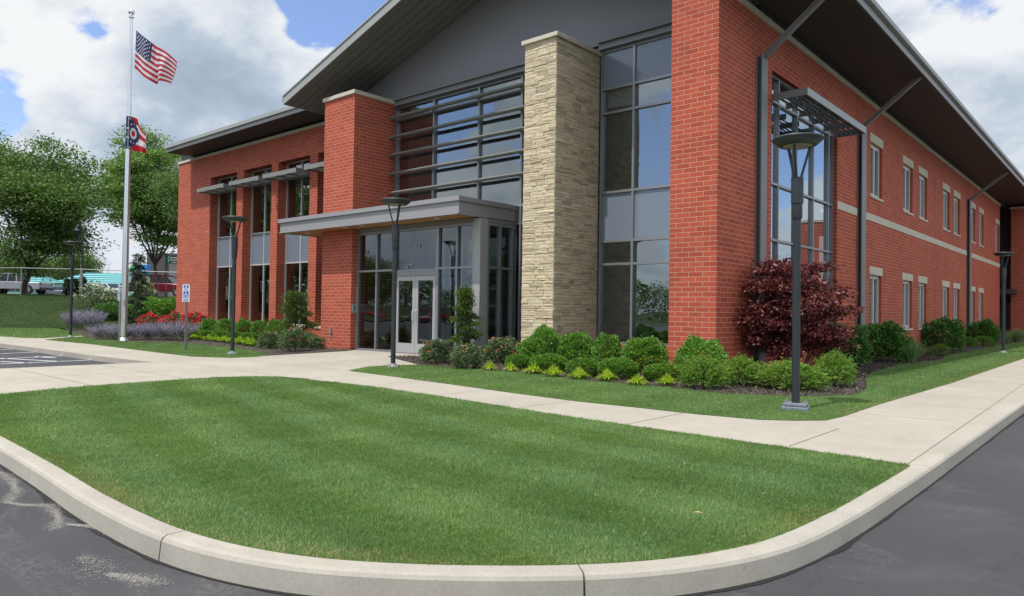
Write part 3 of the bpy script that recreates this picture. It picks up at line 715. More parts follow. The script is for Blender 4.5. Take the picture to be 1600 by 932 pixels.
# gable wall of grey panels
gw = MB(); xs = [XLP-1.2, -19.2, -17.5, -15.0, RX, -11.3, -9.4, -7.6, XR]
for a, b in zip(xs[:-1], xs[1:]):
    gw.add([(a, YM, 8.03), (b, YM, 8.03), (b, YM, rz(b)-.21), (a, YM, rz(a)-.21), (a, YM+.2, 8.03), (b, YM+.2, 8.03), (b, YM+.2, rz(b)-.21), (a, YM+.2, rz(a)-.21)],
           [(0,1,2,3),(7,6,5,4),(0,4,5,1),(3,2,6,7)])
bp('gable_wall', gw, M_panel)
be = MB()
for a, b in ((-18.31, SX0-.0), (SX1, -7.43)):
    be.box(a, b, YM-.16, YM+.05, 8.03, 8.075).box(a, b, YM-.07, YM+.04, 7.885, 8.03).box(a, b, YM-.16, YM+.05, 7.84, 7.885)
bp('steel_beam', be, M_steel)
# left wing roof
WE, WZ, WX0 = 14.2, 8.53, -33.6
wr = MB()
wr.add([(WX0, WE, WZ), (-20.2, WE, WZ), (-20.2, 24, WZ+2.2), (WX0, 24, WZ+2.2), (WX0, WE, WZ-.2), (-20.2, WE, WZ-.2), (-20.2, 24, WZ+2.0), (WX0, 24, WZ+2.0)],
       [(0,1,2,3),(7,6,5,4),(0,4,5,1),(1,5,6,2),(2,6,7,3),(3,7,4,0)])
wroof = bp('roof', wr, simple('standing_seam', (.36, .38, .36), .4, .3, .06, 2))
se = MB()
for x in np.arange(WX0+.2, -21.8, .41):
    se.add([(x-.02, WE-.02, WZ+.0), (x+.02, WE-.02, WZ+.0), (x+.02, 24, WZ+2.2), (x-.02, 24, WZ+2.2), (x-.02, WE-.02, WZ+.06), (x+.02, WE-.02, WZ+.06), (x+.02, 24, WZ+2.26), (x-.02, 24, WZ+2.26)],
           [(0,3,2,1),(4,5,6,7),(0,1,5,4),(1,2,6,5),(2,3,7,6),(3,0,4,7)])
bp('roof_seams', se, M_fascia, wroof)
bp('fascia', MB().box(WX0-.02, -21.9, WE-.13, WE-.0, WZ-.11, WZ+.03).box(WX0, -21.9, WE-.05, WE, WZ-.26, WZ-.112).box(WX0-.03, WX0, WE, 20, WZ-.25, WZ+.0), M_fascia, wroof)
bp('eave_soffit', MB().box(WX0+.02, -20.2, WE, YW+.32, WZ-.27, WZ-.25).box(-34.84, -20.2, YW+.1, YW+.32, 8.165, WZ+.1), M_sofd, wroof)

# --- window maker -------------------------------------------------
def frame_pane(parent, name, axis, plane, u0, u1, z0, z1, us, zs, fw, fd, mf, cells=None, mg=None, inset=.03, ms=None):
    """mullioned window: us/zs inner mullion lines; cells: {(i,j): 'spandrel'|None}; outward is -Y ('x') or +X ('y')"""
    U = [u0]+list(us)+[u1]; Z = [z0]+list(zs)+[z1]; f = MB(); h = fw/2
    s = -1 if axis == 'x' else 1
    def bx(mb, a, b, p, q, d0, d1):
        if axis == 'x': mb.box(a, b, plane-d0 if s < 0 else plane+d0, plane-d1 if s < 0 else plane+d1, p, q)
        else: mb.box(plane+d0, plane+d1, a, b, p, q)
    for i, u in enumerate(U):
        a = u if i == 0 else u-h; b = u+fw if i == 0 else u+h
        if i == len(U)-1: a, b = u-fw, u
        if i == 0: a, b = u, u+fw
        bx(f, a, b, z0, z1, -fd*.5, fd*.5)
    for j, z in enumerate(Z):
        a = z-h; b = z+h
        if j == 0: a, b = z, z+fw
        if j == len(Z)-1: a, b = z-fw, z
        for i in range(len(U)-1):
            ua = U[i]+(fw if i == 0 else h); ub = U[i+1]-(fw if i == len(U)-2 else h)
            bx(f, ua, ub, a, b, -fd*.46, fd*.46)
    fo = bp(name, f, mf, parent)
    for j in range(len(Z)-1):
        g = MB(); sm = MB()
        for i in range(len(U)-1):
            c = (cells or {}).get(j)
            a, b, p, q = U[i]+.01, U[i+1]-.01, Z[j]+.01, Z[j+1]-.01
            if c == 'spandrel': bx(sm, a, b, p, q, -.02, .012)
            elif axis == 'x': g.add([(a, plane+.006, p), (b, plane+.006, p), (b, plane+.006, q), (a, plane+.006, q)], [(0, 1, 2, 3)])
            else: g.add([(plane-.006, a, p), (plane-.006, b, p), (plane-.006, b, q), (plane-.006, a, q)], [(0, 1, 2, 3)])
        if g.v: put('window_glass', g, mg or M_glass, fo)
        if sm.v: bp('spandrel_panel', sm, ms or M_span, fo)
    return fo
# left wing windows
for a, b in [(-31.6, -29.23), (-28.65, -26.43), (-25.92, -23.7), (-23.17, -20.9)]:
    frame_pane(BLD, 'window', 'x', YG, a+.002, b-.002, .585, 7.05, [(a+b)/2+(.0 if a < -30 else -.02)], [3.05, 4.38], .045, .07, M_wframe, {1: 'spandrel'})
# left upper glazing (behind louvres) and down to the ground behind the vestibule
frame_pane(BLD, 'window_wall', 'x', YM+.07, -18.35, SX0-.0, .0, 7.84, [-16.53, -14.59, -12.94], [3.7, 4.2, 7.42], .065, .14, M_frame, {1: 'spandrel'}, ms=M_panel)
frame_pane(BLD, 'window_wall', 'x', YM+.03, SX1+.05, -7.44, .5, 7.84, [-9.33], [2.47, 3.04, 4.26, 6.25, 6.86], .06, .12, M_frame, {2: 'spandrel', 5: 'spandrel'})
bp('brick_plinth', MB().box(SX1+.03, -7.43, YM-.05, YM+.3, -.1, .499), M_brick)
# big side window
frame_pane(BLD, 'window_wall', 'y', XR-.16, 16.152, 20.798, .6, 6.86, [16.84, 18.04, 19.23, 20.43], [3.02, 4.33, 6.25], .055, .12, M_frame, mg=M_sglass)
# narrow side windows, with lintel and sill
def narrow(a, b, z0, z1):
    f = frame_pane(BLD, 'window', 'y', XR-.13, a+.002, b-.002, z0, z1, [(a+b)/2+.05], [], .11, .09, M_wframe)
    bp('lintel', MB().box(XR-.1, XR+.014, a-.08, b+.08, z1+.002, z1+(.25 if z1 < 4 else .27)), M_lime, f)
    bp('sill', MB().box(XR-.2, XR+.03, a-.02, b+.06, z0-.075, z0-.002), M_lime, f)
    bp('dim_room_sheet', MB().box(XR-.3, XR-.28, a, b, z0, z1), M_furn, f)  # dark sheet behind the pane, its colour standing for the unlit room
for i, (a, b) in enumerate(UW):
    if i < 7: narrow(a, b, .86, 2.57)
    narrow(a, b, 5.04, 6.7)
# far door recess
dr = MB().box(-9.4, -6.06, 53.35, 53.38, 0, 7.9); bp('recess_shade_sheet', dr, simple('recess_shade', (.02, .022, .03), .5))  # near-black sheet before the brick, darkening the recess by its colour
cn = MB().box(-7.7, -5.75, 51.3, 52.38, 2.72, 2.98); bp('door_canopy', cn, simple('dark_canopy_metal', (.05, .05, .045), .5))
fd = bp('door', MB().box(-7.55, -6.15, 53.28, 53.34, 0, 2.2), simple('dark_door', (.05, .05, .06), .3)); bp('door_handle', MB().tube([(-6.8, 53.22, .95), (-6.8, 53.22, 1.25)], .02).tube([(-7.1, 53.22, .95), (-7.1, 53.22, 1.25)], .02), M_alu, fd)
bp('wing_coping', MB().box(-6.1, 6.0, 52.35, 52.7, 7.86, 7.96), M_lime)

# --- steel posts with raking struts under the eave
def hpost(y0, y1):
    ym = (y0+y1)/2; p = MB()
    p.box(XR, XR+.02, y0, y1, 0, 6.95).box(XR+.115, XR+.135, y0, y1, 0, 6.95).box(XR+.02, XR+.115, ym-.015, ym+.015, 0, 6.95)
    o = bp('steel_post', p, M_steel)
    s = MB().bar((XR+.06, ym, 6.88), (XE1-.1, ym, 8.10), .12, .11); bp('raking_strut', s, M_steel, o)
hpost(15.24, 15.56); hpost(22.66, 23.1); hpost(40.1, 40.55)
# --- sunshade over the side window
ss = MB(); A, B, X1, Z0, Z1 = 16.1, 20.55, -5.58, 6.14, 6.30
ss.box(X1-.03, X1, A, B, Z0, Z1).box(XR, X1-.03, A, A+.04, Z0, Z1).box(XR, X1-.03, B-.04, B, Z0, Z1)
for y in np.linspace(A, B, 6)[1:-1]: ss.box(XR, X1-.03, y-.02, y+.02, Z0+.01, Z1-.01)
sh = bp('sunshade', ss, M_steel)
bp('sunshade_fascia', MB().box(X1+.001, X1+.012, A, B, Z0-.005, Z1+.005), simple('pale_fascia', (.30, .32, .31), .4), sh)
M_shade = simple('sunshade_dark', (.05, .052, .055), .5)
sl = MB()
for k, x in enumerate(np.linspace(XR+.15, X1-.15, 5)):
    sl.add([(x-.008, A+.04, Z0+.03), (x+.012, A+.04, Z0+.08), (x+.012, B-.04, Z0+.08), (x-.008, B-.04, Z0+.03)], [(0, 1, 2, 3)])
o = bp('slat', sl, M_shade, sh); md = o.modifiers.new('thick', 'SOLIDIFY'); md.thickness = .008
M_shadem = simple('sunshade_metal', (.23, .235, .225), .45, .1, .05, 3)
# --- sunshades on the left wing
for a, b in ((-31.7, -29.27), (-28.8, -26.43), (-26.1, -23.72), (-23.2, -20.85)):
    s = MB(); Y0, Y1, Z0, Z1 = 14.72, YG-.08, 6.33, 6.49
    s.box(a, b, Y0, Y0+.03, Z0, Z1).box(a, a+.03, Y0+.03, YW, Z0, Z1).box(b-.03, b, Y0+.03, YW, Z0, Z1)
    s.box(max(a, a+.15), b-.05, YW+.002, Y1, Z0, Z1)
    for x in np.linspace(a, b, 4)[1:-1]: s.box(x-.015, x+.015, Y0+.03, YW, Z0+.01, Z1-.01)
    o = bp('sunshade', s, M_shadem)
    q = MB()
    for y in np.linspace(Y0+.12, YW-.08, 4): q.box(a+.03, b-.03, y-.03, y+.03, Z0+.05, Z0+.065)
    bp('slat', q, M_steel, o)
M_blade = simple('louvre_aluminium', (.19, .195, .175), .45, 0, .05, 4)
# --- louvre blades across the upper glazing
for z in (7.45, 6.82, 6.24, 5.63, 5.01):
    n = 12; P = [(math.cos(2*math.pi*k/n)*.095, math.sin(2*math.pi*k/n)*.050) for k in range(n)]
    vs = [(x, 14.82+a, z+b) for x in (-18.33, SX0-.05) for a, b in P]
    fs = [tuple(range(n)), tuple(range(n, 2*n))[::-1]]+[(i, (i+1) % n, n+(i+1) % n, n+i) for i in range(n)]
    lb = MB().add(vs, fs)
    o = bp('louvre_blade', lb, M_blade, smooth=True)
    br = MB()
    for x in (-16.53, -14.59, -12.94): br.box(x-.012, x+.012, 14.80, YM, z-.025, z+.025)
    bp('bracket', br, M_steel, o)

# --- entrance canopy
CX0, CX1, CY, CZ0, CZ1 = -21.5, -13.08, 12.8, 3.72, 4.18
ca = MB()
ca.box(CX0-.06, CX1+.05, CY-.06, CY+.02, 4.06, CZ1).box(CX0, CX1, CY, CY+.05, CZ0, 4.06).box(CX0, CX1-.0, CY-.035, CY-.002, CZ0, CZ0+.03)
ca.box(CX1-.03, CX1+.05, CY+.02, YM, 4.06, CZ1).box(CX1-.05, CX1, CY+.05, YM, CZ0, 4.06)
ca.box(CX0-.06, CX0+.03, CY+.02, YW, 4.06, CZ1).box(CX0, CX0+.05, CY+.05, YW, CZ0, 4.06)
cano = bp('entrance_canopy', ca, M_canopy)
bp('canopy_roof', MB().box(CX0+.03, XLP-.01, CY+.02, YW-.01, 4.07, 4.16).box(XLP-.01, -18.36, CY+.02, YF-.005, 4.07, 4.16).box(-18.36, CX1-.03, CY+.02, YM-.0, 4.07, 4.16), M_steel, cano)
bp('wood_soffit', MB().box(CX0+.05, XLP-.01, CY+.05, YW-.01, CZ0+.02, CZ0+.05).box(XLP-.01, -18.36, CY+.05, YF-.005, CZ0+.02, CZ0+.05).box(-18.36, CX1-.05, CY+.05, 13.56, CZ0+.02, CZ0+.05), M_wood, cano)
for x, y in ((-14.28, 13.18), (-17.48, 13.1), (-18.3, 13.1), (-20.64, 13.3)):
    bp('downlight', MB().lathe([(.0, CZ0+.004), (.085, CZ0+.004), (.085, CZ0+.019), (0, CZ0+.019)], x, y, 20), M_white, cano)

# --- glass vestibule
VY = 13.65
v1 = frame_pane(BLD, 'window_wall', 'x', VY, -18.36, -16.56, 0.0, 3.6, [-17.40], [2.42], .06, .12, M_frame, mg=M_vglass)
v2 = frame_pane(BLD, 'window_wall', 'x', VY, -16.56, -14.72, 2.36, 3.6, [], [], .06, .12, M_frame, mg=M_vglass)
v3 = frame_pane(BLD, 'window_wall', 'x', VY, -14.72, -13.30, 0.0, 3.6, [-13.95], [2.42], .06, .12, M_frame, mg=M_vglass)
bp('corner_post', MB().box(-13.298, -13.06, VY-.07, VY+.22, 0, 3.7), M_fascia)
v4 = frame_pane(BLD, 'window_wall', 'y', -13.12, VY+.225, YM, 0.0, 3.6, [14.38, 14.87], [2.42], .06, .12, M_frame, mg=M_vglass)
bp('vestibule_header', MB().box(-18.36, -13.3, VY-.04, VY+.06, 3.602, CZ0+.018).box(-13.17, -13.08, VY+.23, YM, 3.602, CZ0+.018), M_steel)
fr = MB().box(-16.558, -16.50, VY-.06, VY+.06, 0, 2.357).box(-14.78, -14.722, VY-.06, VY+.06, 0, 2.357).box(-16.50, -14.78, VY-.06, VY+.06, 2.24, 2.357).box(-16.5, -14.78, VY-.08, VY+.08, 0, .015)
bp('door_frame', fr, M_frame)
for a, b, hs in ((-16.495, -15.645, 1), (-15.635, -14.785, -1)):
    d = MB(); y0, y1 = VY-.03, VY+.02
    d.box(a, a+.115, y0, y1, .02, 2.235).box(b-.115, b, y0, y1, .02, 2.235).box(a+.115, b-.115, y0, y1, 2.10, 2.235).box(a+.115, b-.115, y0, y1, .02, .30)
    do = bp('door', d, simple('door_aluminium', (.42, .42, .43), .4, .3, .04, 5))
    bp('door_glass', MB().add([(a+.11, VY, .29), (b-.11, VY, .29), (b-.11, VY, 2.11), (a+.11, VY, 2.11)], [(0, 1, 2, 3)]), M_vglass, do)
    bp('push_bar', MB().box(a+.1, b-.1, VY+.06, VY+.09, 1.04, 1.09), M_alu, do)
    hx = b-.055 if hs > 0 else a+.055
    bp('pull_handle', MB().tube([(hx, VY-.04, .93), (hx, VY-.09, .95), (hx, VY-.09, 1.22), (hx, VY-.04, 1.24)], .013, 8), M_alu, do)
# writing on the glass above the doors
def text3d(name, s, loc, size, mat, parent, rx=90, rz_=0, ext=.002, align='CENTER', shear=0, font=None):
    c = bpy.data.curves.new(name, 'FONT'); c.body = s; c.size = size; c.extrude = ext; c.align_x = align; c.shear = shear; c.resolution_u = 3
    tmp = bpy.data.objects.new(name+'_tmp', c); COL.objects.link(tmp); dg = bpy.context.evaluated_depsgraph_get()
    me = bpy.data.meshes.new_from_object(tmp.evaluated_get(dg)); bpy.data.objects.remove(tmp); bpy.data.curves.remove(c)
    o = bpy.data.objects.new(name, me); COL.objects.link(o); me.materials.clear(); me.materials.append(mat)
    o.parent = parent; o.location = Vector(loc)-wloc(parent); o.rotation_euler = (rad(rx), 0, rad(rz_)); return o
M_vinyl = simple('glass_lettering', (.36, .39, .40), .6)
text3d('house_number', '1377', (-16.0, VY-.012, 2.44), .20, M_vinyl, v2, shear=.35)
text3d('glass_lettering', 'es', (-15.6, VY-.012, 3.02), .30, M_vinyl, v2)
# small fittings on the brick
ic = bp('intercom', MB().box(-18.368, -18.33, 13.43, 13.60, 1.14, 1.42), M_galv); bp('intercom_panel', MB().box(-18.329, -18.322, 13.50, 13.53, 1.24, 1.32), M_dark, ic)
bp('wall_outlet', MB().box(-19.43, -19.33, YF-.05, YF, .50, .66).tube([(-19.38, YF-.02, .5), (-19.38, YF-.02, .30)], .015, 6), M_galv)
# --- interior: floors, back walls, ceilings, a few furnishings
it = MB().box(-18.2, XR-.4, 15.2, 23, -.02, .015).box(-18.2, XR-.4, 15.3, 23, 3.72, 4.18).box(-34.3, -18.6, 16.0, 21, -.02, .015).box(-34.3, -18.6, 15.95, 21, 3.2, 4.2)
it.box(-18.3, -13.2, VY+.1, 15.0, -.02, .012)
bp('interior_floor', it, M_intd)
bp('interior_wall', MB().box(-18.3, XR-.4, 20.5, 20.6, 0, 7.9).box(-34.3, -18.6, 20, 20.1, 0, 7.9).box(-12.2, -12.0, 15.6, 20.5, 0, 7.8).box(-18.55, -18.3, 15.65, 20.6, 0, 7.8).box(-8.9, -8.75, 16.5, 20.5, 4.2, 7.8), M_int)
bp('interior_ceiling', MB().box(-18.3, XR-.4, 15.2, 20.6, 7.6, 7.7).box(-18.3, XR-.4, 15.35, 20.5, 3.66, 3.715).box(-34.3, -18.6, 15.95, 20, 7.3, 7.35).box(-34.3, -18.6, 15.96, 20, 3.1, 3.19), M_ceil)
bp('roller_blind', MB().box(-10.2, -9.4, YM+.16, YM+.17, 6.42, 6.85).box(-9.27, -7.5, YM+.16, YM+.17, 6.52, 6.85), M_blind)
fu = MB().box(-10.1, -9.6, 17.2, 17.3, 4.9, 5.7).box(-10.2, -8.0, 15.6, 16.3, .7, .75).box(-9.2, -8.2, 15.9, 16.1, .75, 1.1).box(-10.1, -9.5, 18.0, 18.6, .0, 1.9).box(-9.95, -9.6, 15.4, 15.8, 4.3, 4.42)
fu.box(-27, -26.2, 17, 17.6, .0, 1.2).box(-25.2, -24.2, 17, 17.6, 0, 2.0)
bp('office_furniture', fu, M_furn)

# ------------------------------------------------------------------ lamps
def make_lamp():
    r = empty('street_lamp', (0, 0, 0), 'x', 'street lamp')
    put('pole', MB().lathe([(.052, .0), (.052, 2.92), (.0, 2.92)], n=24), M_dark, r, False, smooth=True)
    put('collar', MB().lathe([(.064, 2.58), (.068, 2.60), (.068, 2.78), (.080, 2.79), (.080, 3.14), (.0, 3.141)], n=24), M_dark, r, False, smooth=True)
    for k in range(3):
        t = rad(20+120*k); a = (.045*math.cos(t), .045*math.sin(t), 3.13); b = (.17*math.cos(t), .17*math.sin(t), 3.59)
        put('arm', MB().bar(a, b, .028, .028), M_dark, r, False)
    h = put('lamp_head', MB().lathe([(.22, 3.565), (.24, 3.568), (.325, 3.64), (.333, 3.660), (.322, 3.676), (.22, 3.693), (.10, 3.70), (.0, 3.702)], n=40), M_lampgrey, r, False, smooth=True)
    put('lens', MB().lathe([(.0, 3.552), (.12, 3.552), (.17, 3.556), (.19, 3.566), (.0, 3.5665)], n=32), M_lens, h, False, smooth=True)
    return r
lamp = make_lamp(); lplate = None
def base_cover(r, big):
    if big: o = put('base_cover', MB().box(-.17, .17, -.15, .15, .0, .055).box(-.15, .15, -.13, .13, .055, .10), M_base, r, False, bevel=.012)
    else: o = put('base_plate', MB().lathe([(.14, .0), (.14, .03), (.07, .055), (.06, .09), (0, .09)], n=20), M_galv, r, False)
    b = MB()
    for sx in (-1, 1):
        for sy in (-1, 1): b.lathe([(.014, .0), (.014, .135 if big else .07), (.0, .136 if big else .071)], sx*.12 if big else sx*.09, sy*.10 if big else sy*.09, 8)
    put('anchor_bolt', b, M_galv, r, False)
spots = [((1243, 641), 'tall dark lamp in front of the red maple on a grey base block', True),
         ((614, 574.5), 'dark lamp post on the grass tip before the entrance doors', False),
         ((363, 554), 'dark lamp post in front of the left wing windows', False),
         ((110, 527.5), 'dark lamp post left of the flagpole, beside the far path', False),
         ((1568, 552), 'small distant lamp post near the far door on the right', False)]
lamps = []
for i, (p, lb, big) in enumerate(spots):
    o = lamp if i == 0 else copy_tree(lamp)
    o.location = G(*p); lamps.append((o, big)); tag(o, lb, 'street lamp', 'lamp posts along the walks'); o.rotation_euler.z = rad([15, -25, 10, 40, 0][i])
for o, big in lamps: base_cover(o, big)

# ------------------------------------------------------------------ flagpole and flags
FPB = G(193, 533.5)
fp = empty('flagpole', FPB, 'tall tapered aluminium flagpole with a ball on top beside the catmint', 'flagpole')
x0, y0 = FPB.x, FPB.y; HP = 11.45
put('pole', MB().lathe([(.105, 0), (.105, 3), (.085, 7), (.05, HP), (0, HP)], n=28), M_alu, fp, False, smooth=True)
put('base_collar', MB().lathe([(.19, 0), (.19, .03), (.14, .10), (.11, .13), (0, .13)], n=28), M_alu, fp, False, smooth=True)
put('truck', MB().lathe([(.03, HP), (.09, HP+.03), (.09, HP+.07), (.02, HP+.08), (.0, HP+.081)], n=16), M_alu, fp, False, smooth=True)
put('ball_finial', MB().lathe([(.015, HP+.08), (.02, HP+.12)]+[(.11*math.sin(t), HP+.23-.11*math.cos(t)) for t in np.linspace(.2, 3.1, 12)], n=20), M_alu, fp, False, smooth=True)
put('halyard', MB().tube([(.09, -.05, 1.3), (.11, -.06, 4), (.10, -.05, 7), (.07, -.04, HP)], .006, 5), M_white, fp, False)
put('cleat', MB().box(.1, .14, -.07, -.04, 1.25, 1.45), M_alu, fp, False)
star5 = [(math.sin(k*math.pi/5)*(1 if k % 2 == 0 else .40), math.cos(k*math.pi/5)*(1 if k % 2 == 0 else .40)) for k in range(10)]
def in_star(dx, dy, r):
    return inside((dx/r), (dy/r), star5)
def us_colors(U, V):      # U 0..1 from the hoist, V 0..1 upwards
    c = np.empty((len(U), 3)); row = np.floor((1-V)*13).astype(int)
    c[:] = (.80, .79, .78); c[row % 2 == 0] = (.52, .025, .05)
    cu, cv = .40, 7/13; can = (U < cu) & ((1-V) < cv); c[can] = (.03, .035, .14)
    for r in range(9):
        nn = 6 if r % 2 == 0 else 5
        for k in range(nn):
            su = cu*(1+2*k+(0 if nn == 6 else 1))/12; sv = 1-cv*(r+1)/10
            m = in_star((U-su)*1.66, V-sv, .035); c[m] = (.80, .80, .82)
    return c
def oh_colors(U, V):
    c = np.empty((len(U), 3)); row = np.floor((1-V)*5).astype(int); c[:] = (.80, .79, .78); c[row % 2 == 0] = (.55, .02, .035)
    tri = (np.abs(V-.5) < .5*(1-(U-.11)/.42)) | (U < .11); c[tri] = (.03, .035, .14)
    d = np.hypot((U-.20)*1.6, V-.5); c[(d < .17)] = (.8, .8, .8); c[d < .09] = (.55, .02, .035)
    ang = [30, 60, 90, 120, 150, 180, 210, 240, 270, 300, 330, 0]
    pts = [(.22+.30*math.cos(rad(a))/1.6, .5+.28*math.sin(rad(a))) for a in ang if a not in (0,)]+[(.47, .44), (.47, .56), (.53, .5), (.10, .93), (.10, .07), (.14, .78), (.14, .22), (.08, .64), (.08, .36)]
    for (su, sv) in pts:
        m = in_star((U-su)*1.6, V-sv, .036) & tri; c[m] = (.82, .82, .84)
    return c
M_flag = attr_mat('flag_cloth', .7, .35)
def flag(name, fn, colfn, nu, nv, label, cut=None):
    u = np.linspace(0, 1, nu+1); v = np.linspace(0, 1, nv+1); UU, VV = np.meshgrid(u, v, indexing='ij')
    P = fn(UU.ravel(), VV.ravel()); I = np.arange((nu+1)*(nv+1)).reshape(nu+1, nv+1)
    F = np.stack([I[:-1, :-1], I[1:, :-1], I[1:, 1:], I[:-1, 1:]], -1).reshape(-1, 4)
    uc = ((u[:-1]+u[1:])/2)[:, None].repeat(nv, 1).ravel(); vc = ((v[:-1]+v[1:])/2)[None, :].repeat(nu, 0).ravel()
    if cut is not None: k = cut(uc, vc); F = F[k]; uc = uc[k]; vc = vc[k]
    c = colfn(uc, vc); c4 = np.concatenate([c, np.ones((len(c), 1))], 1)
    o = np_mesh(name, P, F, M_flag, colors=c4); o.data.polygons.foreach_set('use_smooth', [True]*len(F)); return tag(o, label, 'flag')
CRh = np.array([math.cos(YAW), math.sin(YAW), 0]); CFh = np.array([-math.sin(YAW), math.cos(YAW), 0])
dpole = depth_of(FPB)
TL = np.array(AT(212, 47, dpole)); BL = np.array(AT(210, 106, dpole)); TR = np.array(AT(273, 92, dpole)); BR = np.array(AT(264, 131, dpole)); 
def us_fn(U, V):
    top = TL[None]*(1-U)[:, None]+TR[None]*U[:, None]; bot = BL[None]*(1-U)[:, None]+BR[None]*U[:, None]
    P = bot*(1-V)[:, None]+top*V[:, None]
    P[:, 2] += -.20*np.sin(np.pi*U)*(.2+.8*(1-V))*np.where(U < .6, 1, .75) + .04*np.sin(9*U+2*V)*U
    d = .17*np.sin(U*13+1.6*V)*(.25+U*.9)+.05*np.sin(23*U-3*V)*U
    s = .05*np.cos(U*13+1.6*V)*U
    return P+d[:, None]*CFh[None]+s[:, None]*CRh[None]
flag('national_flag', us_fn, us_colors, 190, 130, 'striped flag with a starred blue corner at the top of the pole')
hT = float(AT(203, 181, dpole)[2]); hB = float(AT(200, 233, dpole)[2]); pc = np.array([x0, y0])
def oh_fn(U, V):
    n = len(U); P = np.empty((n, 3)); R_ = .086
    w = np.clip(U/.11, 0, 1); th = math.pi*(1.02-.92*w)         # round the front of the pole, left to right
    ox = R_*np.cos(th); of = -R_*np.sin(th)
    q = np.clip((U-.11)/.89, 0, 1)
    side = ox+q*(.86-.30*np.abs(V-.45)*2*q)*.84; fwd = of+.14*np.sin(q*6+V)*np.minimum(q*3, 1)+.12*q
    z = hB+(hT-hB)*(V*(1-.42*q)+.12*q)-.30*q**1.4*(1-.35*V)+.10*np.sin(q*5)*(V-.3)
    P[:, 0] = x0+CRh[0]*side+CFh[0]*fwd; P[:, 1] = y0+CRh[1]*side+CFh[1]*fwd; P[:, 2] = z
    return P
flag('state_flag', oh_fn, oh_colors, 170, 110, 'small swallowtail flag with white circle, red centre and blue triangle wrapped round the pole', lambda u, v: ~((np.abs(v-.5) < .5*(u-.78)/.22*.9) & (u > .78)))

# ------------------------------------------------------------------ parking signs
def sign_cols(U, V):
    c = np.empty((len(U), 3)); c[:] = (.70, .73, .80); blue = (.02, .07, .30)
    m = (V < .96) & (V > .80) & (U > .12) & (U < .88); c[m] = blue
    m = (V < .70) & (V > .655) & (U > .12) & (U < .88); c[m] = blue
    m = (V < .61) & (V > .21) & (U > .13) & (U < .87); c[m] = blue
    m = (V < .165) & (V > .03) & (U > .12) & (U < .88); c[m] = blue
    y = V*2.25
    def disc(cx, cy, r): return np.hypot(U-cx, y-cy) < r
    wcol = (.75, .78, .85)
    c[disc(.5, .88*2.25, .13) & ~disc(.5, .88*2.25, .06)] = wcol
    c[disc(.46, 1.28, .06)] = wcol
    def seg(ax, ay, bx, by, wd):
        dx, dy = bx-ax, by-ay; t = np.clip(((U-ax)*dx+(y-ay)*dy)/(dx*dx+dy*dy), 0, 1); return np.hypot(U-ax-t*dx, y-ay-t*dy) < wd
    c[seg(.46, 1.22, .47, .90, .04)] = wcol; c[seg(.47, 1.05, .64, 1.05, .03)] = wcol; c[seg(.47, .90, .64, .88, .035)] = wcol; c[seg(.64, .88, .74, .66, .035)] = wcol
    ring = (np.hypot(U-.46, y-.76) < .24) & (np.hypot(U-.46, y-.76) > .18) & ~((U > .5) & (y > .80)); c[ring] = wcol
    for k in range(5): c[(np.abs(U-(.24+.13*k)) < .04) & (V > .07) & (V < .13)] = wcol
    for k in range(6): c[(np.abs(U-(.2+.12*k)) < .035) & (V > .72) & (V < .78)] = (.10, .14, .35)
    return c
def parking_sign(base, rot, label, hgt):
    r = empty('parking_sign', base, label, 'sign', 'blue parking signs by the walk'); r.rotation_euler.z = rot
    put('post', MB().box(-.03, -.022, -.02, .02, 0, hgt-.05).box(.022, .03, -.02, .02, 0, hgt-.05).box(-.03, .03, .018, .024, 0, hgt-.05), M_galv, r, False)
    W_, H_ = .30, .50
    pl = put('sign_panel', MB().box(-W_/2, W_/2, -.028, -.024, hgt-H_, hgt), M_white, r, False)
    nu, nv = 48, 96; u = np.linspace(0, 1, nu+1); v = np.linspace(0, 1, nv+1); UU, VV = np.meshgrid(u, v, indexing='ij'); I = np.arange((nu+1)*(nv+1)).reshape(nu+1, nv+1)
    P = np.stack([(-.5+UU.ravel())*W_, np.full(UU.size, -.031), hgt-H_+VV.ravel()*H_], 1); F = np.stack([I[:-1, :-1], I[1:, :-1], I[1:, 1:], I[:-1, 1:]], -1).reshape(-1, 4)
    uc = ((u[:-1]+u[1:])/2)[:, None].repeat(nv, 1).ravel(); vc = ((v[:-1]+v[1:])/2)[None, :].repeat(nu, 0).ravel()
    c = sign_cols(uc, vc); o = np_mesh('sign_face', P, F, attr_mat('sign_print', .4), pl, colors=np.concatenate([c, np.ones((len(c), 1))], 1))
    put('bolt', MB().tube([(0, -.038, hgt-.12), (0, -.02, hgt-.12)], .008, 6).tube([(0, -.038, hgt-.5), (0, -.02, hgt-.5)], .008, 6), M_galv, r, False)
parking_sign(G(290, 547), rad(14), 'blue and white wheelchair parking sign on a galvanised post before the left wing', 1.90)
parking_sign(G(185.5, 537), rad(-8), 'blue parking sign seen nearly edge-on, directly left of the flagpole', 1.92)

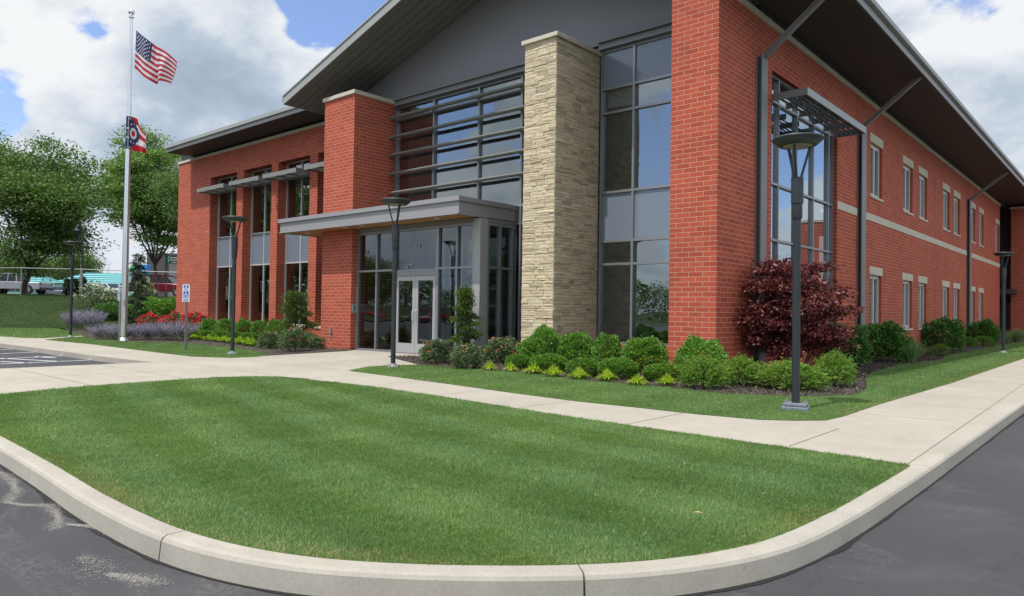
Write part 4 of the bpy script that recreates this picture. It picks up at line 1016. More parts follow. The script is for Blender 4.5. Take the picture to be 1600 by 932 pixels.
# ------------------------------------------------------------------ foliage
def unit(v): return v/np.maximum(np.linalg.norm(v, axis=1, keepdims=True), 1e-9)
def leaf_quads(P, D, size, aspect, r, fold=.25):
    """diamond leaves: P base points, D pointing direction"""
    n = len(P); s = size*r.uniform(.65, 1.3, n)[:, None]; side = unit(np.cross(D, unit(r.normal(0, 1, (n, 3)))))
    up = np.cross(side, D)
    a = P; b = P+D*s*.5+side*s*aspect*.5-up*s*fold*.2; c = P+D*s-up*s*fold*.3; d = P+D*s*.5-side*s*aspect*.5-up*s*fold*.2
    V = np.empty((n*4, 3)); V[0::4] = a; V[1::4] = b; V[2::4] = c; V[3::4] = d
    return V
def ellipsoid_pts(n, rx, ry, rz_, r, shell=.55, zc=0.0, lump=.15, flat=0):
    d = unit(r.normal(0, 1, (n, 3))); d[:, 2] = np.where(d[:, 2] < -.75, -d[:, 2], d[:, 2])
    ph = r.uniform(0, 6, 6)
    L_ = 1+lump*(np.sin(d[:, 0]*5+ph[0])*np.sin(d[:, 1]*5+ph[1])+.6*np.sin(d[:, 2]*9+ph[2])*np.cos(d[:, 0]*8+ph[3])+.35*np.sin(d[:, 1]*17+ph[4])*np.cos(d[:, 2]*15+ph[5]))
    rr = (shell+(1-shell)*r.random(n)**.6)*L_
    P = d*rr[:, None]*np.array([rx, ry, rz_]); P[:, 2] += zc
    N_ = unit(d/np.array([rx, ry, rz_])); return P, N_
def shrub_mesh(name, mat, n, rx, ry, h, size, aspect, seed, spread=.8, up=.3, shell=.5, lump=.15, box=0):
    r = np.random.default_rng(seed); P, Nn = ellipsoid_pts(n, rx, ry, h*.52, r, shell, h*.47, lump)
    if box: P[:, 2] = np.minimum(P[:, 2], h*.93+r.normal(0, .012, n))
    P[:, 2] = np.maximum(P[:, 2], .02+r.random(n)*.04)
    D = unit(Nn+r.normal(0, spread, (n, 3))+np.array([0, 0, up]))
    V = leaf_quads(P, D, size, aspect, r); o = np_mesh(name, V, np.arange(n*4).reshape(n, 4), mat); me = o.data; bpy.data.objects.remove(o); return me
def twigs(h, rx, ry, seed, n=9, r0=.012):
    r = random.Random(seed); m = MB()
    for k in range(n):
        a = r.uniform(0, 6.28); q = r.uniform(.3, .75); m.tube([(0, 0, 0), (math.cos(a)*rx*q*.4, math.sin(a)*ry*q*.4, h*.3), (math.cos(a)*rx*q, math.sin(a)*ry*q, h*r.uniform(.55, .8))], [r0, r0*.7, r0*.35], 5)
    return m
def G_(c): return tuple(c)
M_hyd = leaf_mat('bright_leaf', [(0, (0.079, 0.206, 0.028)), (.5, (0.134, 0.300, 0.042)), (.85, (0.199, 0.377, 0.068)), (1, (0.347, 0.497, 0.139))], .3, .4, .45)
M_box = leaf_mat('boxwood_leaf', [(0, (0.061, 0.167, 0.020)), (.5, (0.114, 0.246, 0.031)), (1, (0.192, 0.347, 0.050))], .3, .5, .3)
M_yel = leaf_mat('chartreuse_blade', [(0, (.26, .40, .035)), (.6, (.42, .56, .06)), (1, (.60, .68, .12))], .4, .5, .3)
M_jun = leaf_mat('feathery_leaf', [(0, (0.082, 0.171, 0.029)), (.5, (0.156, 0.283, 0.044)), (1, (0.297, 0.431, 0.079))], .3, .6, .2)
M_map = leaf_mat('maple_leaf', [(0, (0.048, 0.010, 0.012)), (.45, (0.103, 0.018, 0.021)), (.8, (0.182, 0.040, 0.040)), (1, (0.345, 0.122, 0.106))], .25, .45, .4)
M_dkg = leaf_mat('dark_glossy_leaf', [(0, (0.031, 0.109, 0.019)), (.6, (0.066, 0.196, 0.031)), (1, (0.178, 0.348, 0.058))], .22, .3, .6)
M_rose = leaf_mat('rose_leaf', [(0, (0.060, 0.111, 0.048)), (.6, (0.111, 0.178, 0.076)), (1, (0.221, 0.289, 0.153))], .25, .5, .3)
M_hin = leaf_mat('cypress_leaf', [(0, (0.037, 0.082, 0.022)), (.6, (0.085, 0.150, 0.034)), (1, (0.204, 0.264, 0.060))], .2, .6, .2)
M_spr = leaf_mat('spruce_needle', [(0, (0.016, 0.036, 0.018)), (.6, (0.031, 0.065, 0.029)), (1, (0.065, 0.111, 0.046))], .1, .6, .2)
M_cat = leaf_mat('catmint_flower', [(0, (0.184, 0.172, 0.272)), (.6, (0.287, 0.264, 0.403)), (1, (0.413, 0.390, 0.504))], .3, .7, .1)
M_catl = leaf_mat('catmint_leaf', [(0, (0.091, 0.130, 0.065)), (1, (0.182, 0.234, 0.130))], .3, .7, .1)
M_red = leaf_mat('red_petal', [(0, (.50, .010, .035)), (.6, (.78, .035, .08)), (1, (.85, .12, .18))], .3, .5, .2)
M_pink = leaf_mat('pink_petal', [(0, (.75, .16, .10)), (.6, (.80, .26, .18)), (1, (.85, .50, .40))], .3, .5, .2)
M_og = leaf_mat('tall_grass_blade', [(0, (0.133, 0.231, 0.099)), (.6, (0.221, 0.354, 0.155)), (1, (0.376, 0.508, 0.265))], .3, .6, .2)
M_hos = leaf_mat('lime_leaf', [(0, (.20, .36, .03)), (.6, (.32, .50, .045)), (1, (.50, .62, .10))], .35, .45, .3)
M_whf = leaf_mat('white_petal', [(0, (.6, .6, .52)), (1, (.8, .8, .72))], .3, .6, .1)
M_bark = bark_mat('bark', (.060, .048, .040)); M_mbark = bark_mat('maple_bark', (.10, .075, .068))
def nd(me, mat):
    me.materials.clear(); me.materials.append(mat); return me
def plant(name, label, cat, group, loc, foliage, mats=None, stem=None, rz=0, sc=(1, 1, 1), extras=()):
    """a shrub = foliage mesh + stems + blossom, all parts of one plant"""
    e = empty(name, loc, label, cat, group); e.rotation_euler.z = rz; e.scale = sc
    o = bpy.data.objects.new('foliage', foliage); COL.objects.link(o); o.parent = e
    if stem is not None: s = bpy.data.objects.new('stem', stem); COL.objects.link(s); s.parent = e
    for nm, me in extras:
        x = bpy.data.objects.new(nm, me); COL.objects.link(x); x.parent = e
    return e
def stem_mesh(m, mat):
    o = put('stem', m, mat, None, False); me = o.data; bpy.data.objects.remove(o); return me
S1 = stem_mesh(twigs(.8, .22, .22, 3), M_bark)
rr = random.Random(9)
def width_m(px0, px1, base):       # width of something on the ground between two pixel columns
    d = depth_of(G((px0+px1)/2, base)); return (px1-px0)/FPX*d
def place(kind, px0, px1, top, base, label, flat=1.0, Y=None):
    """plants are unit-sized (radius .5, height 1) and scaled to what stands there"""
    name, cat, group, metas, stem, ex = kind
    w_ = width_m(px0, px1, base); cx = (px0+px1)/2
    front = G(cx, base); d0 = depth_of(front); dirh = Vector((CF.x, CF.y, 0)).normalized()
    c = front+dirh*(w_*.40*flat)
    if Y is not None:
        v = ray(cx, base); c = Vector((v.x/v.y*Y, Y, 0)); w_ = (px1-px0)/FPX*depth_of(c)
    # height: the top outline is seen over the middle of the plant
    hz = HC+ray(cx, top).z/FPX*depth_of(c); h = max(.15, hz)
    me = metas[rr.randrange(len(metas))]
    return plant(name, label, cat, group, (c.x, c.y, 0), me, stem=stem, rz=rr.uniform(0, 6.28) if flat == 1.0 else 0, sc=(w_, w_, h), extras=[(n, m[rr.randrange(len(m))]) for n, m in ex])
def unit_shrub(mat, n, size, aspect, seeds, **k): return [shrub_mesh('foliage', mat, n, .5, .5, 1.0, size, aspect, s, **k) for s in seeds]
def blossom(mat, n, size, seed, zmin=.35, clusters=0, shell=.92, cl=7, csp=.03):
    r = np.random.default_rng(seed); P, Nn = ellipsoid_pts(n, .5, .5, .52, r, shell, .47); k = P[:, 2] > zmin; P = P[k]; Nn = Nn[k]
    P = np.repeat(P, cl, 0)+r.normal(0, csp, (len(P)*cl, 3)); Nn = np.repeat(Nn, cl, 0)
    D = unit(Nn*.7+r.normal(0, .7, Nn.shape)); V = leaf_quads(P, D, size, .9, r); o = np_mesh('blossom', V, np.arange(len(P)*4).reshape(-1, 4), mat); me = o.data; bpy.data.objects.remove(o); return me
K_hyd = ('green_shrub', 'shrub', 'rounded bright green shrubs', unit_shrub(M_hyd, 8500, .062, .62, (1, 2, 3), lump=.16, spread=.6, shell=.72), S1, ())
K_box = ('boxwood', 'shrub', 'low clipped boxwoods', unit_shrub(M_box, 6500, .060, .6, (11, 12), lump=.07, spread=.7, shell=.82, box=1), S1, ())
K_rose = ('rose_bush', 'shrub', 'rose bushes by the entrance', unit_shrub(M_rose, 4200, .070, .6, (21, 22), lump=.26, spread=1.0, shell=.5), S1, [('blossom', [blossom(M_pink, 20, .06, 5, .45), blossom(M_pink, 14, .06, 6, .45)])])
K_red = ('red_flower_shrub', 'shrub', 'red flowering shrubs', unit_shrub(M_rose, 2600, .07, .6, (31, 32), lump=.22, spread=.9), S1, [('blossom', [blossom(M_red, 190, .07, 7, .40), blossom(M_red, 170, .07, 8, .40)])])
K_dkg = ('evergreen_shrub', 'shrub', 'dark glossy evergreen shrubs', unit_shrub(M_dkg, 7500, .070, .5, (41, 42), lump=.24, spread=.75, up=.5, shell=.6), S1, ())
K_ball = ('clipped_ball', 'shrub', 'small clipped balls by the side wall', unit_shrub(M_box, 3000, .05, .6, (51,), lump=.05, spread=.6, shell=.85), S1, ())
def tuft(mat, n, seed, droop=.5, w=.045, rmax=.5, stems=3):
    r = np.random.default_rng(seed); a = r.uniform(0, 2*np.pi, n); q = r.random(n)**.6; L_ = r.uniform(.75, 1.1, n); V = []; F = []
    b = np.stack([np.cos(a)*.10*q, np.sin(a)*.10*q, np.zeros(n)], 1); out = np.stack([np.cos(a), np.sin(a), np.zeros(n)], 1); side = np.stack([-np.sin(a), np.cos(a), np.zeros(n)], 1)
    K = 5
    for k in range(K):
        t = k/(K-1); z = L_*(t-droop*q*t*t); o = rmax*q*t**1.2; ww = w*(1-t)**.6*.5*(1 if k else .6)
        c = b+out*o[:, None]; c[:, 2] = z; V.append(c-side*ww); V.append(c+side*ww)
    V = np.stack(V, 1).reshape(-1, 3); base = np.arange(n)[:, None]*K*2
    for k in range(K-1): F.append(np.concatenate([base+2*k, base+2*k+1, base+2*k+3, base+2*k+2], 1))
    o = np_mesh('blades', V, np.concatenate(F), mat); me = o.data; bpy.data.objects.remove(o); return me
K_yel = ('chartreuse_tuft', 'ornamental grass', 'small yellow-green tufts edging the bed', [tuft(M_yel, 190, 1, .85, .06), tuft(M_yel, 165, 2, .95, .06)], None, ())
K_og = ('tall_grass', 'ornamental grass', 'grey-green ornamental grasses by the side wall', [tuft(M_og, 520, 3, .35, .022), tuft(M_og, 480, 4, .42, .022)], None, ())
K_hos = ('lime_groundcover', 'ground cover plant', 'yellow-green plants edging the left bed', [tuft(M_hos, 120, 5, .8, .12), tuft(M_hos, 120, 6, .7, .12)], None, ())
def feather(seed, n=900):
    r = np.random.default_rng(seed); P, Nn = ellipsoid_pts(n, .36, .36, .38, r, .45, .40, .2); P[:, 2] = np.maximum(P[:, 2], .04)
    D = unit(Nn+np.array([0, 0, .35])+r.normal(0, .28, (n, 3))); m = 16; t = np.linspace(0, 1, m)
    L_ = r.uniform(.10, .20, n); PP = (P[:, None]+D[:, None]*(t[None, :, None]*L_[:, None, None])).reshape(-1, 3); PP[:, 2] -= 0
    DD = unit(np.repeat(D, m, 0)+r.normal(0, .75, (n*m, 3))); V = leaf_quads(PP, DD, .05, .28, r); o = np_mesh('foliage', V, np.arange(n*m*4).reshape(-1, 4), M_jun); me = o.data; bpy.data.objects.remove(o); return me
K_jun = ('feathery_shrub', 'shrub', 'feathery yellow-green shrubs under the red maple', [feather(1), feather(2)], S1, ())
def catmint(seed):
    r = np.random.default_rng(seed); n = 420; a = r.uniform(0, 2*np.pi, n); q = r.random(n)**.5; m = 12; t = np.linspace(.45, 1, m)
    L_ = r.uniform(.7, 1.12, n); D = unit(np.stack([np.cos(a)*q*.55, np.sin(a)*q*.55, np.ones(n)*(1-.3*q)], 1)); B = np.stack([np.cos(a)*q*.2, np.sin(a)*q*.2, np.zeros(n)], 1)
    P = (B[:, None]+D[:, None]*(t[None, :, None]*L_[:, None, None])).reshape(-1, 3); P[:, :2] *= 1.0
    DD = unit(r.normal(0, 1, P.shape)); V = leaf_quads(P, DD, .045, .7, r); o = np_mesh('blossom', V, np.arange(len(P)*4).reshape(-1, 4), M_cat); me = o.data; bpy.data.objects.remove(o); return me
K_cat = ('catmint', 'flowering plant', 'mounds of mauve catmint round the flagpole', [shrub_mesh('foliage', M_catl, 1800, .46, .46, .72, .055, .5, 61), shrub_mesh('foliage', M_catl, 1800, .46, .46, .72, .055, .5, 62)], None, [('blossom', [catmint(1), catmint(2)])])

# right bed, front to back
for (a, b, t, s, lb) in [(653, 704, 533, 570, 'grey-green rose bush nearest the glass doors'), (702, 754, 540, 578, 'grey-green rose bush with orange blooms in front of the upright cypress'), (752, 812, 530, 569, 'grey-green rose bush between the vestibule corner and the stone pier')]: place(K_rose, a, b, t, s, lb)
for (a, b, t, s, lb) in [(828, 876, 513, 548, 'tall bright green shrub against the stone pier'), (808, 866, 530, 559, 'bright green shrub at the left foot of the stone pier'), (869, 928, 522, 564, 'bright green shrub just right of the stone pier'), (924, 974, 524, 568, 'bright green shrub under the narrow glazing'), (970, 1044, 529, 576, 'largest bright green shrub, touching the tall brick pier'), (1056, 1134, 532, 590, 'bright green shrub at the corner of the tall brick pier')]: place(K_hyd, a+1, b-1, t, s, lb, Y={808: 12.75, 828: 12.9, 1056: 12.7}.get(a, 13.25))
for (a, b, t, s, lb) in [(790, 830, 553, 579, 'leftmost of the five low boxwoods'), (828, 888, 553, 585, 'low boxwood second from the left'), (887, 940, 559, 591, 'low boxwood in the middle of the row of five'), (938, 1000, 559, 595, 'low boxwood fourth from the left'), (1011, 1072, 568, 599, 'low boxwood at the right end, beside the feathery shrub')]: place(K_box, a, b, t, s, lb)
for i, (x, s) in enumerate([(765, 579), (798, 581), (835, 585), (866, 590), (906, 594), (950, 597), (999, 603), (1046, 604)]):
    w_ = 26 if i not in (0, 1) else 18
    lb = ['tiny yellow-green tuft before the second rose bush', 'tiny yellow-green tuft left of the leftmost boxwood', 'yellow-green tuft between the first two boxwoods', 'small yellow-green tuft before the second boxwood', 'yellow-green tuft before the middle boxwood', 'yellow-green tuft before the fourth boxwood', 'large yellow-green tuft right of the fourth boxwood', 'yellow-green tuft before the rightmost boxwood'][i]
    place(K_yel, x-w_*.80, x+w_*.80, s-25+(4 if i < 2 else 0), s+1, lb)
for (a, b, t, s, lb) in [(1068, 1146, 551, 611, 'feathery yellow-green shrub left of the near lamp, beside the boxwoods'), (1132, 1198, 553, 606, 'feathery yellow-green shrub just left of the red maple trunk'), (1193, 1312, 561, 614, 'feathery yellow-green shrub behind the near lamp post'), (1282, 1348, 546, 608, 'shaded feathery shrub at the right foot of the red maple')]: place(K_jun, a, b, t, s, lb)
for (a, b, t, s, lb) in [(1300, 1372, 512, 575, 'dark glossy evergreen right of the red maple'), (1350, 1432, 508, 568, 'dark glossy evergreen under the first narrow windows'), (1458, 1516, 501, 550, 'rounded evergreen shrub beyond the ornamental grass'), (1526, 1570, 503, 541, 'farthest rounded evergreen shrub, by the far lamp')]: place(K_dkg, a, b, t, s, lb)
for (a, b, t, s, lb) in [(1408, 1464, 522, 569, 'grey-green ornamental grass between the evergreens'), (1568, 1588, 515, 539, 'grey-green grass clump right of the far lamp'), (1582, 1612, 510, 537, 'grey-green grass clump at the right edge')]: place(K_og, a, b, t, s, lb)
for (a, b, t, s, lb) in [(1461, 1489, 538, 557, 'small clipped ball before the rounded evergreen'), (1505, 1534, 527, 545, 'small clipped ball between the two far evergreens'), (1529, 1560, 526, 544, 'small clipped ball in front of the farthest evergreen')]: place(K_ball, a, b, t, s, lb)

# ---- trees with limbs
def crown(P0, n_per, size, aspect, spread, r, flatten=.55, up=.2):
    K = len(P0); sp = r.uniform(.75, 1.25, K)*spread
    P = np.repeat(P0, n_per, 0)+r.normal(0, 1, (K*n_per, 3))*np.repeat(sp, n_per)[:, None]*np.array([1, 1, flatten])
    D = unit(r.normal(0, .8, P.shape)+np.array([0, 0, -.1])+ (P-np.repeat(P0, n_per, 0))*.8/spread)
    V = leaf_quads(P, D, size, aspect, r); return V
def tree(name, label, cat, group, loc, H, crad, cz, crz, K, n_per, size, mleaf, mbark, seed, trunk_r=.18, fork=.3, spread=.5, flatten=.5, shell=.45, lean=(0, 0), stems=1, aspect=.55, lobes=0):
    r = np.random.default_rng(seed); e = empty(name, loc, label, cat, group)
    d = unit(r.normal(0, 1, (K, 3))); rr_ = (shell+(1-shell)*r.random(K)**.7); P0 = d*rr_[:, None]
    if lobes:
        lb_ = unit(r.normal(0, 1, (lobes, 3)))*r.uniform(.45, .80, (lobes, 1)); P0 = lb_[r.integers(0, lobes, K)]+r.normal(0, .145, (K, 3)); m_ = np.linalg.norm(P0, axis=1, keepdims=True); P0 = np.where(m_ > 1.05, P0/m_*1.02, P0)
    P0 = P0*np.array([crad, crad, crz]); P0[:, 2] += cz; P0[:, 0] += lean[0]; P0[:, 1] += lean[1]
    m = MB(); top = np.array([lean[0]*.4, lean[1]*.4, H*fork])
    if stems == 1: m.tube([(0, 0, -.3), (0, 0, H*fork*.5), tuple(top)], [trunk_r*1.25, trunk_r, trunk_r*.85], 10)
    # limbs: a few heavy ones, each feeding nearby clumps
    nl = 6 if stems == 1 else stems; heavy = []
    for k in range(nl):
        a = 2*math.pi*k/nl+r.uniform(-.3, .3); q = r.uniform(.35, .6); hp = np.array([math.cos(a)*crad*q+lean[0]*.8, math.sin(a)*crad*q+lean[1]*.8, cz-crz*.25+r.uniform(-.2, .5)*crz])
        st_ = top if stems == 1 else np.array([math.cos(a)*.12, math.sin(a)*.12, -.05]); mid = (st_+hp)/2+np.array([0, 0, -.06*H if stems == 1 else .08*H])*r.uniform(0, 1)
        m.tube([tuple(st_), tuple(mid), tuple(hp)], [trunk_r*.6, trunk_r*.42, trunk_r*.25], 7); heavy.append((hp, mid))
    pts = np.array([h[0] for h in heavy]+[h[1] for h in heavy])
    for p in P0:
        j = np.argmin(((pts-p)**2).sum(1)); q = pts[j]; mid = (q+p)/2+r.normal(0, .05*crad, 3)
        m.tube([tuple(q), tuple(mid), tuple(p)], [trunk_r*.20, trunk_r*.13, trunk_r*.05], 5, cap=False)
    put('trunk', m, mbark, e, False, smooth=True)
    V = crown(P0, n_per, size, aspect, spread, r, flatten); V[:, 2] = np.maximum(V[:, 2], .03)
    o = np_mesh('crown', V, np.arange(len(V)).reshape(-1, 4), mleaf, e); return e
c = G(1240, 589); dm = depth_of(c); wm = (1335-1158)/FPX*dm
tree('red_maple', 'dark red Japanese maple with layered leaves behind the near lamp', 'tree', None, (c.x-.05, c.y+.2, 0), 2.6, wm*.43, 1.34, 1.24, 140, 210, .080, M_map, M_mbark, 5, .045, .3, .165, .26, .25, stems=6, aspect=.5)
M_tree = leaf_mat('tree_leaf', [(0, (0.055, 0.113, 0.030)), (.55, (0.108, 0.194, 0.050)), (.9, (0.185, 0.287, 0.081)), (1, (0.324, 0.407, 0.153))], .35, .5, .35)
M_tree2 = leaf_mat('tree_leaf_light', [(0, (0.077, 0.163, 0.035)), (.55, (0.145, 0.258, 0.061)), (.9, (0.245, 0.363, 0.100)), (1, (0.400, 0.497, 0.177))], .35, .5, .35)
def ground_at(px, depth):
    p = AT(px, 470, depth); return (p.x, p.y, tz(p))
def big_tree(px, depth, top_px, left_px, right_px, bottom_px, label, mleaf, seed, K, n_per, size=.17, tr=.17, **k):
    b = ground_at(px, depth); z0 = b[2]; zt = HC+ray(px, top_px).z/FPX*depth-z0; zb = HC+ray(px, bottom_px).z/FPX*depth-z0
    cxr = (right_px-left_px)/2/FPX*depth; off = ((left_px+right_px)/2-px)/FPX*depth
    cz = (zt+zb)/2; crz = (zt-zb)/2*1.0
    return tree('shade_tree', label, 'tree', 'shade trees on the bank', b, zt, cxr*.95, cz, crz, K, n_per, size, mleaf, M_bark, seed, tr, max(.12, (zb+.3)/zt*.8), spread=.62, flatten=.36, shell=.15, lobes=24, lean=(CRh[0]*off, CRh[1]*off), **k)
big_tree(38, 50, 203, -34, 152, 425, 'spreading dark green shade tree with forked trunk left of the flagpole', M_tree, 31, 200, 250, size=.20)
big_tree(243, 74, 190, 146, 330, 408, 'bushy shade tree behind the left end of the building', M_tree2, 33, 250, 270, size=.26)
big_tree(-60, 52, 192, -150, 22, 360, 'shade tree cut off by the left edge of the photo', M_tree, 35, 185, 300, size=.20)
big_tree(300, 64, 235, 250, 400, 360, 'shade tree mostly hidden behind the brick wing', M_tree, 37, 100, 260)
# far tree line
for i, (px, dp, t, l, rt, lb) in enumerate([(30, 150, 398, -10, 62, 'distant round tree behind the turquoise roof at the far left'), (75, 160, 405, 55, 98, 'distant tree between the two turquoise roofs'), (118, 150, 392, 88, 150, 'distant domed tree behind the old street lamp')]):
    b = ground_at(px, dp); z0 = b[2]; zt = HC+ray(px, t).z/FPX*dp-z0
    tree('distant_tree', lb, 'tree', 'trees beyond the far roofs', b, zt, (rt-l)/2/FPX*dp, zt*.55, zt*.42, 110, 330, .27, M_tree, M_bark, 50+i, .3, .25, spread=.9, flatten=.7)
def treeline():
    r = np.random.default_rng(77); n = 26000; px = r.uniform(-60, 300, n); dp = r.uniform(230, 300, n); top = 434+3*np.sin(px*.11)+2.5*np.sin(px*.27+1)
    base = np.array(CR)[None]*((px-800)/FPX)[:, None]+np.array(CF)[None]+0
    P = base*dp[:, None]; zt = HC+np.array([ray(a, b).z for a, b in zip(px, top)])/FPX*dp; P[:, 2] = 2.2+(zt-2.2)*r.random(n)**.5
    D = unit(r.normal(0, 1, (n, 3))); V = leaf_quads(P, D, 1.3, .8, r); o = np_mesh('tree_line', V, np.arange(n*4).reshape(-1, 4), M_tree); tag(o, 'low hazy line of far-off woods along the horizon at the left', 'woods', kind='stuff')
treeline()

# ---- conifers
def cypress(name, label, loc, h, w_, seed, mat, n_clump=30, leafs=380, sz=.055, tiers=None):
    r = np.random.default_rng(seed); e = empty(name, loc, label, 'conifer'); P0 = []; m = MB(); m.tube([(0, 0, -.05), (.02, .01, h*.5), (0, .02, h*.96)], [.035, .025, .008], 7)
    for k in range(n_clump):
        t = (k+.5)/n_clump; z = h*(.06+.9*t); a = r.uniform(0, 6.28); rad_ = w_*.5*(1-t*.78)*r.uniform(.2, 1.3)
        p = (math.cos(a)*rad_, math.sin(a)*rad_, z); P0.append(p); m.tube([(0, 0, z*.9), (p[0]*.6, p[1]*.6, z*.93), p], [.012, .009, .004], 5, cap=False)
    P0 = np.array(P0); n = n_clump*leafs; sp = .075*w_/.9+.02
    P = np.repeat(P0, leafs, 0)+r.normal(0, 1, (n, 3))*np.array([sp, sp, sp*.34]); P[:, 2] -= .25*np.hypot(P[:, 0]-np.repeat(P0[:, 0], leafs), P[:, 1]-np.repeat(P0[:, 1], leafs))
    out = unit(np.stack([P[:, 0], P[:, 1], np.full(n, .05)], 1)); D = unit(out+r.normal(0, .5, (n, 3))); V = leaf_quads(P, D, sz, .4, r)
    put('trunk', m, M_bark, e, False); np_mesh('crown', V, np.arange(n*4).reshape(-1, 4), mat, e); return e
def conif(px, base, top, w_px, label, seed, mat, **k):
    c = G(px, base); d_ = depth_of(c); h = HC+ray(px, top).z/FPX*d_; return cypress('cypress', label, (c.x, c.y, 0), h, w_px/FPX*d_, seed, mat, **k)
conif(728, 563, 446, 44, 'upright irregular cypress in front of the vestibule corner', 3, M_hin)
conif(764, 558, 508, 52, 'low spreading cypress bough beside the upright one', 4, M_hin, n_clump=18)
conif(460, 541, 452, 62, 'shaggy dark cypress in front of the left wing columns', 6, M_hin, n_clump=36, leafs=380)
c = G(213, 514); d_ = depth_of(c); cypress('spruce', 'narrow dark spruce right of the flagpole', (c.x, c.y, 0), HC+ray(213, 393).z/FPX*d_, 36/FPX*d_, 8, M_spr, 46, 130, .10)

# ---- left bed
for (a, b, t, s, lb) in [(398, 434, 520, 546, 'rose bush left of the small row before the left cypress'), (434, 478, 514, 550, 'rose bush with pink blooms under the left cypress'), (478, 505, 527, 547, 'small rose bush at the foot of the brick entrance pier')]: place(K_rose, a, b, t, s, lb)
for i, (a, b, t, s) in enumerate([(312, 342, 500, 521), (338, 368, 499, 522), (366, 396, 501, 523), (392, 420, 502, 526), (416, 442, 501, 528), (440, 462, 506, 530)]):
    place(K_hyd, a, b, t, s, Y=14.5, label=['bright shrub right of the red flowers, leftmost of six', 'bright shrub under the first wing window', 'bright shrub behind the lamp before the left wing', 'bright shrub just right of that lamp', 'bright shrub under the second wing window', 'bright shrub half hidden by the left cypress'][i])
for i, (a, b, t, s) in enumerate([(292, 314, 516, 530), (310, 336, 516, 532), (332, 358, 517, 533), (354, 380, 518, 535), (376, 402, 519, 538)]):
    place(K_box, a, b, t, s, Y=13.7, label=['leftmost low clipped hedge plant of the left bed', 'second low clipped hedge plant of the left bed', 'third low clipped hedge plant of the left bed', 'low clipped hedge plant behind the lamp of the left bed', 'rightmost low clipped hedge plant of the left bed'][i])
for i, x in enumerate((301, 313, 325, 337, 349, 361, 373, 385, 394)):
    o = ['first', 'second', 'third', 'fourth', 'fifth', 'sixth', 'seventh', 'eighth', 'ninth'][i]
    place(K_hos, x-12, x+12, 520+i*.4, 537+i*.7, Y=12.8-i*.12, label=o+' lime-green edging plant counted from the sign post')
for i, (a, b, t, s) in enumerate([(256, 290, 490, 515), (284, 324, 491, 517), (218, 250, 491, 514), (166, 192, 487, 510)]):
    place(K_red, a, b, t, s, Y=14.3 if a > 200 else None, label=['red flowering shrub left of the sign post', 'large red flowering shrub at the corner of the left wing', 'red flowering shrub just right of the spruce', 'small red flowering shrub left of the flagpole'][i])
for i, (a, b, t, s) in enumerate([(138, 172, 507, 531), (164, 196, 508, 532), (196, 228, 507, 532), (222, 256, 505, 532), (248, 292, 503, 533), (97, 124, 486, 516), (118, 150, 484, 518), (108, 136, 474, 506)]):
    place(K_cat, a, b, t, s, ['leftmost catmint mound of the front row', 'catmint mound just left of the flagpole', 'catmint mound just right of the flagpole', 'catmint mound in the middle of the front row', 'widest catmint mound, next to the sign post', 'catmint mound behind the left lamp post', 'catmint mound right of the left lamp post', 'hindmost catmint mound on the bank'][i])
K_whf = ('white_flower_shrub', 'shrub', 'white flowering shrubs on the bank', unit_shrub(M_rose, 1500, .06, .6, (71,), lump=.3, spread=1, shell=.3), S1, [('blossom', [blossom(M_whf, 70, .045, 17, .4)])])
def place_at(kind, px, dp, w_px, top, label):
    b = ground_at(px, dp); h = HC+ray(px, top).z/FPX*dp-b[2]; name, cat, group, metas, stem, ex = kind
    return plant(name, label, cat, group, b, metas[0], stem=stem, rz=px, sc=(w_px/FPX*dp, w_px/FPX*dp, h), extras=[(n, m[0]) for n, m in ex])
place_at(K_whf, 148, 43, 52, 444, 'loose white-flowered shrub left of the flagpole')
place_at(K_whf, 172, 44, 36, 452, 'smaller white-flowered shrub against the blue sign')
place_at(K_whf, 226, 45, 34, 436, 'white-flowered shrub behind the spruce')
K_hedge = ('bank_shrub', 'shrub', 'green shrubs on the bank beside the wing', unit_shrub(M_hyd, 3000, .08, .6, (81,), lump=.2), S1, ())
for i, (px, w_, t) in enumerate([(238, 34, 466), (258, 36, 468), (276, 30, 466)]): place_at(K_hedge, px, 42.5, w_, t, ['green bank shrub right of the spruce', 'middle green shrub on the bank below the red car', 'green bank shrub touching the brick wing'][i])
K_dk = ('dark_bush', 'shrub', 'dark bushes on the bank', unit_shrub(M_dkg, 2600, .09, .5, (82,), lump=.2), S1, ())
place_at(K_dk, 172, 41.5, 44, 474, 'dark bush behind the catmint, left of the flagpole'); place_at(K_dk, 205, 41.5, 40, 476, 'dark low bush at the foot of the spruce')

# ------------------------------------------------------------------ fence, old lamp, poles
fn = empty('rail_fence', ground_at(70, 46), 'thin galvanised top-rail fence along the crest of the bank', 'fence')
pz = []
for px in (-70, 32, 127, 222, 320):
    b = ground_at(px, 46); py = np.interp(px, [0, 70, 195, 276], [418.5, 419.8, 422.7, 427.4]); z = HC+ray(px, py).z/FPX*46; pz.append(Vector((b[0], b[1], z)))
    put('fence_post', MB().tube([(b[0], b[1], b[2]-.2), (b[0], b[1], z)], .035, 8), M_galv, fn)
put('top_rail', MB().tube(pz, .028, 8), M_galv, fn)
wm_ = MB()
for a, b in zip(pz[:-1], pz[1:]):
    n = int((b-a).length/.45)
    for k in range(n):
        for s in (-1, 1):
            p = a.lerp(b, (k+.5)/n); q = a.lerp(b, min(1, max(0, (k+.5+s*.9)/n))); wm_.tube([p-Vector((0, 0, .02)), q-Vector((0, 0, 1.75))], .0035, 3, cap=False)
put('mesh_wire', wm_, M_galv, fn)
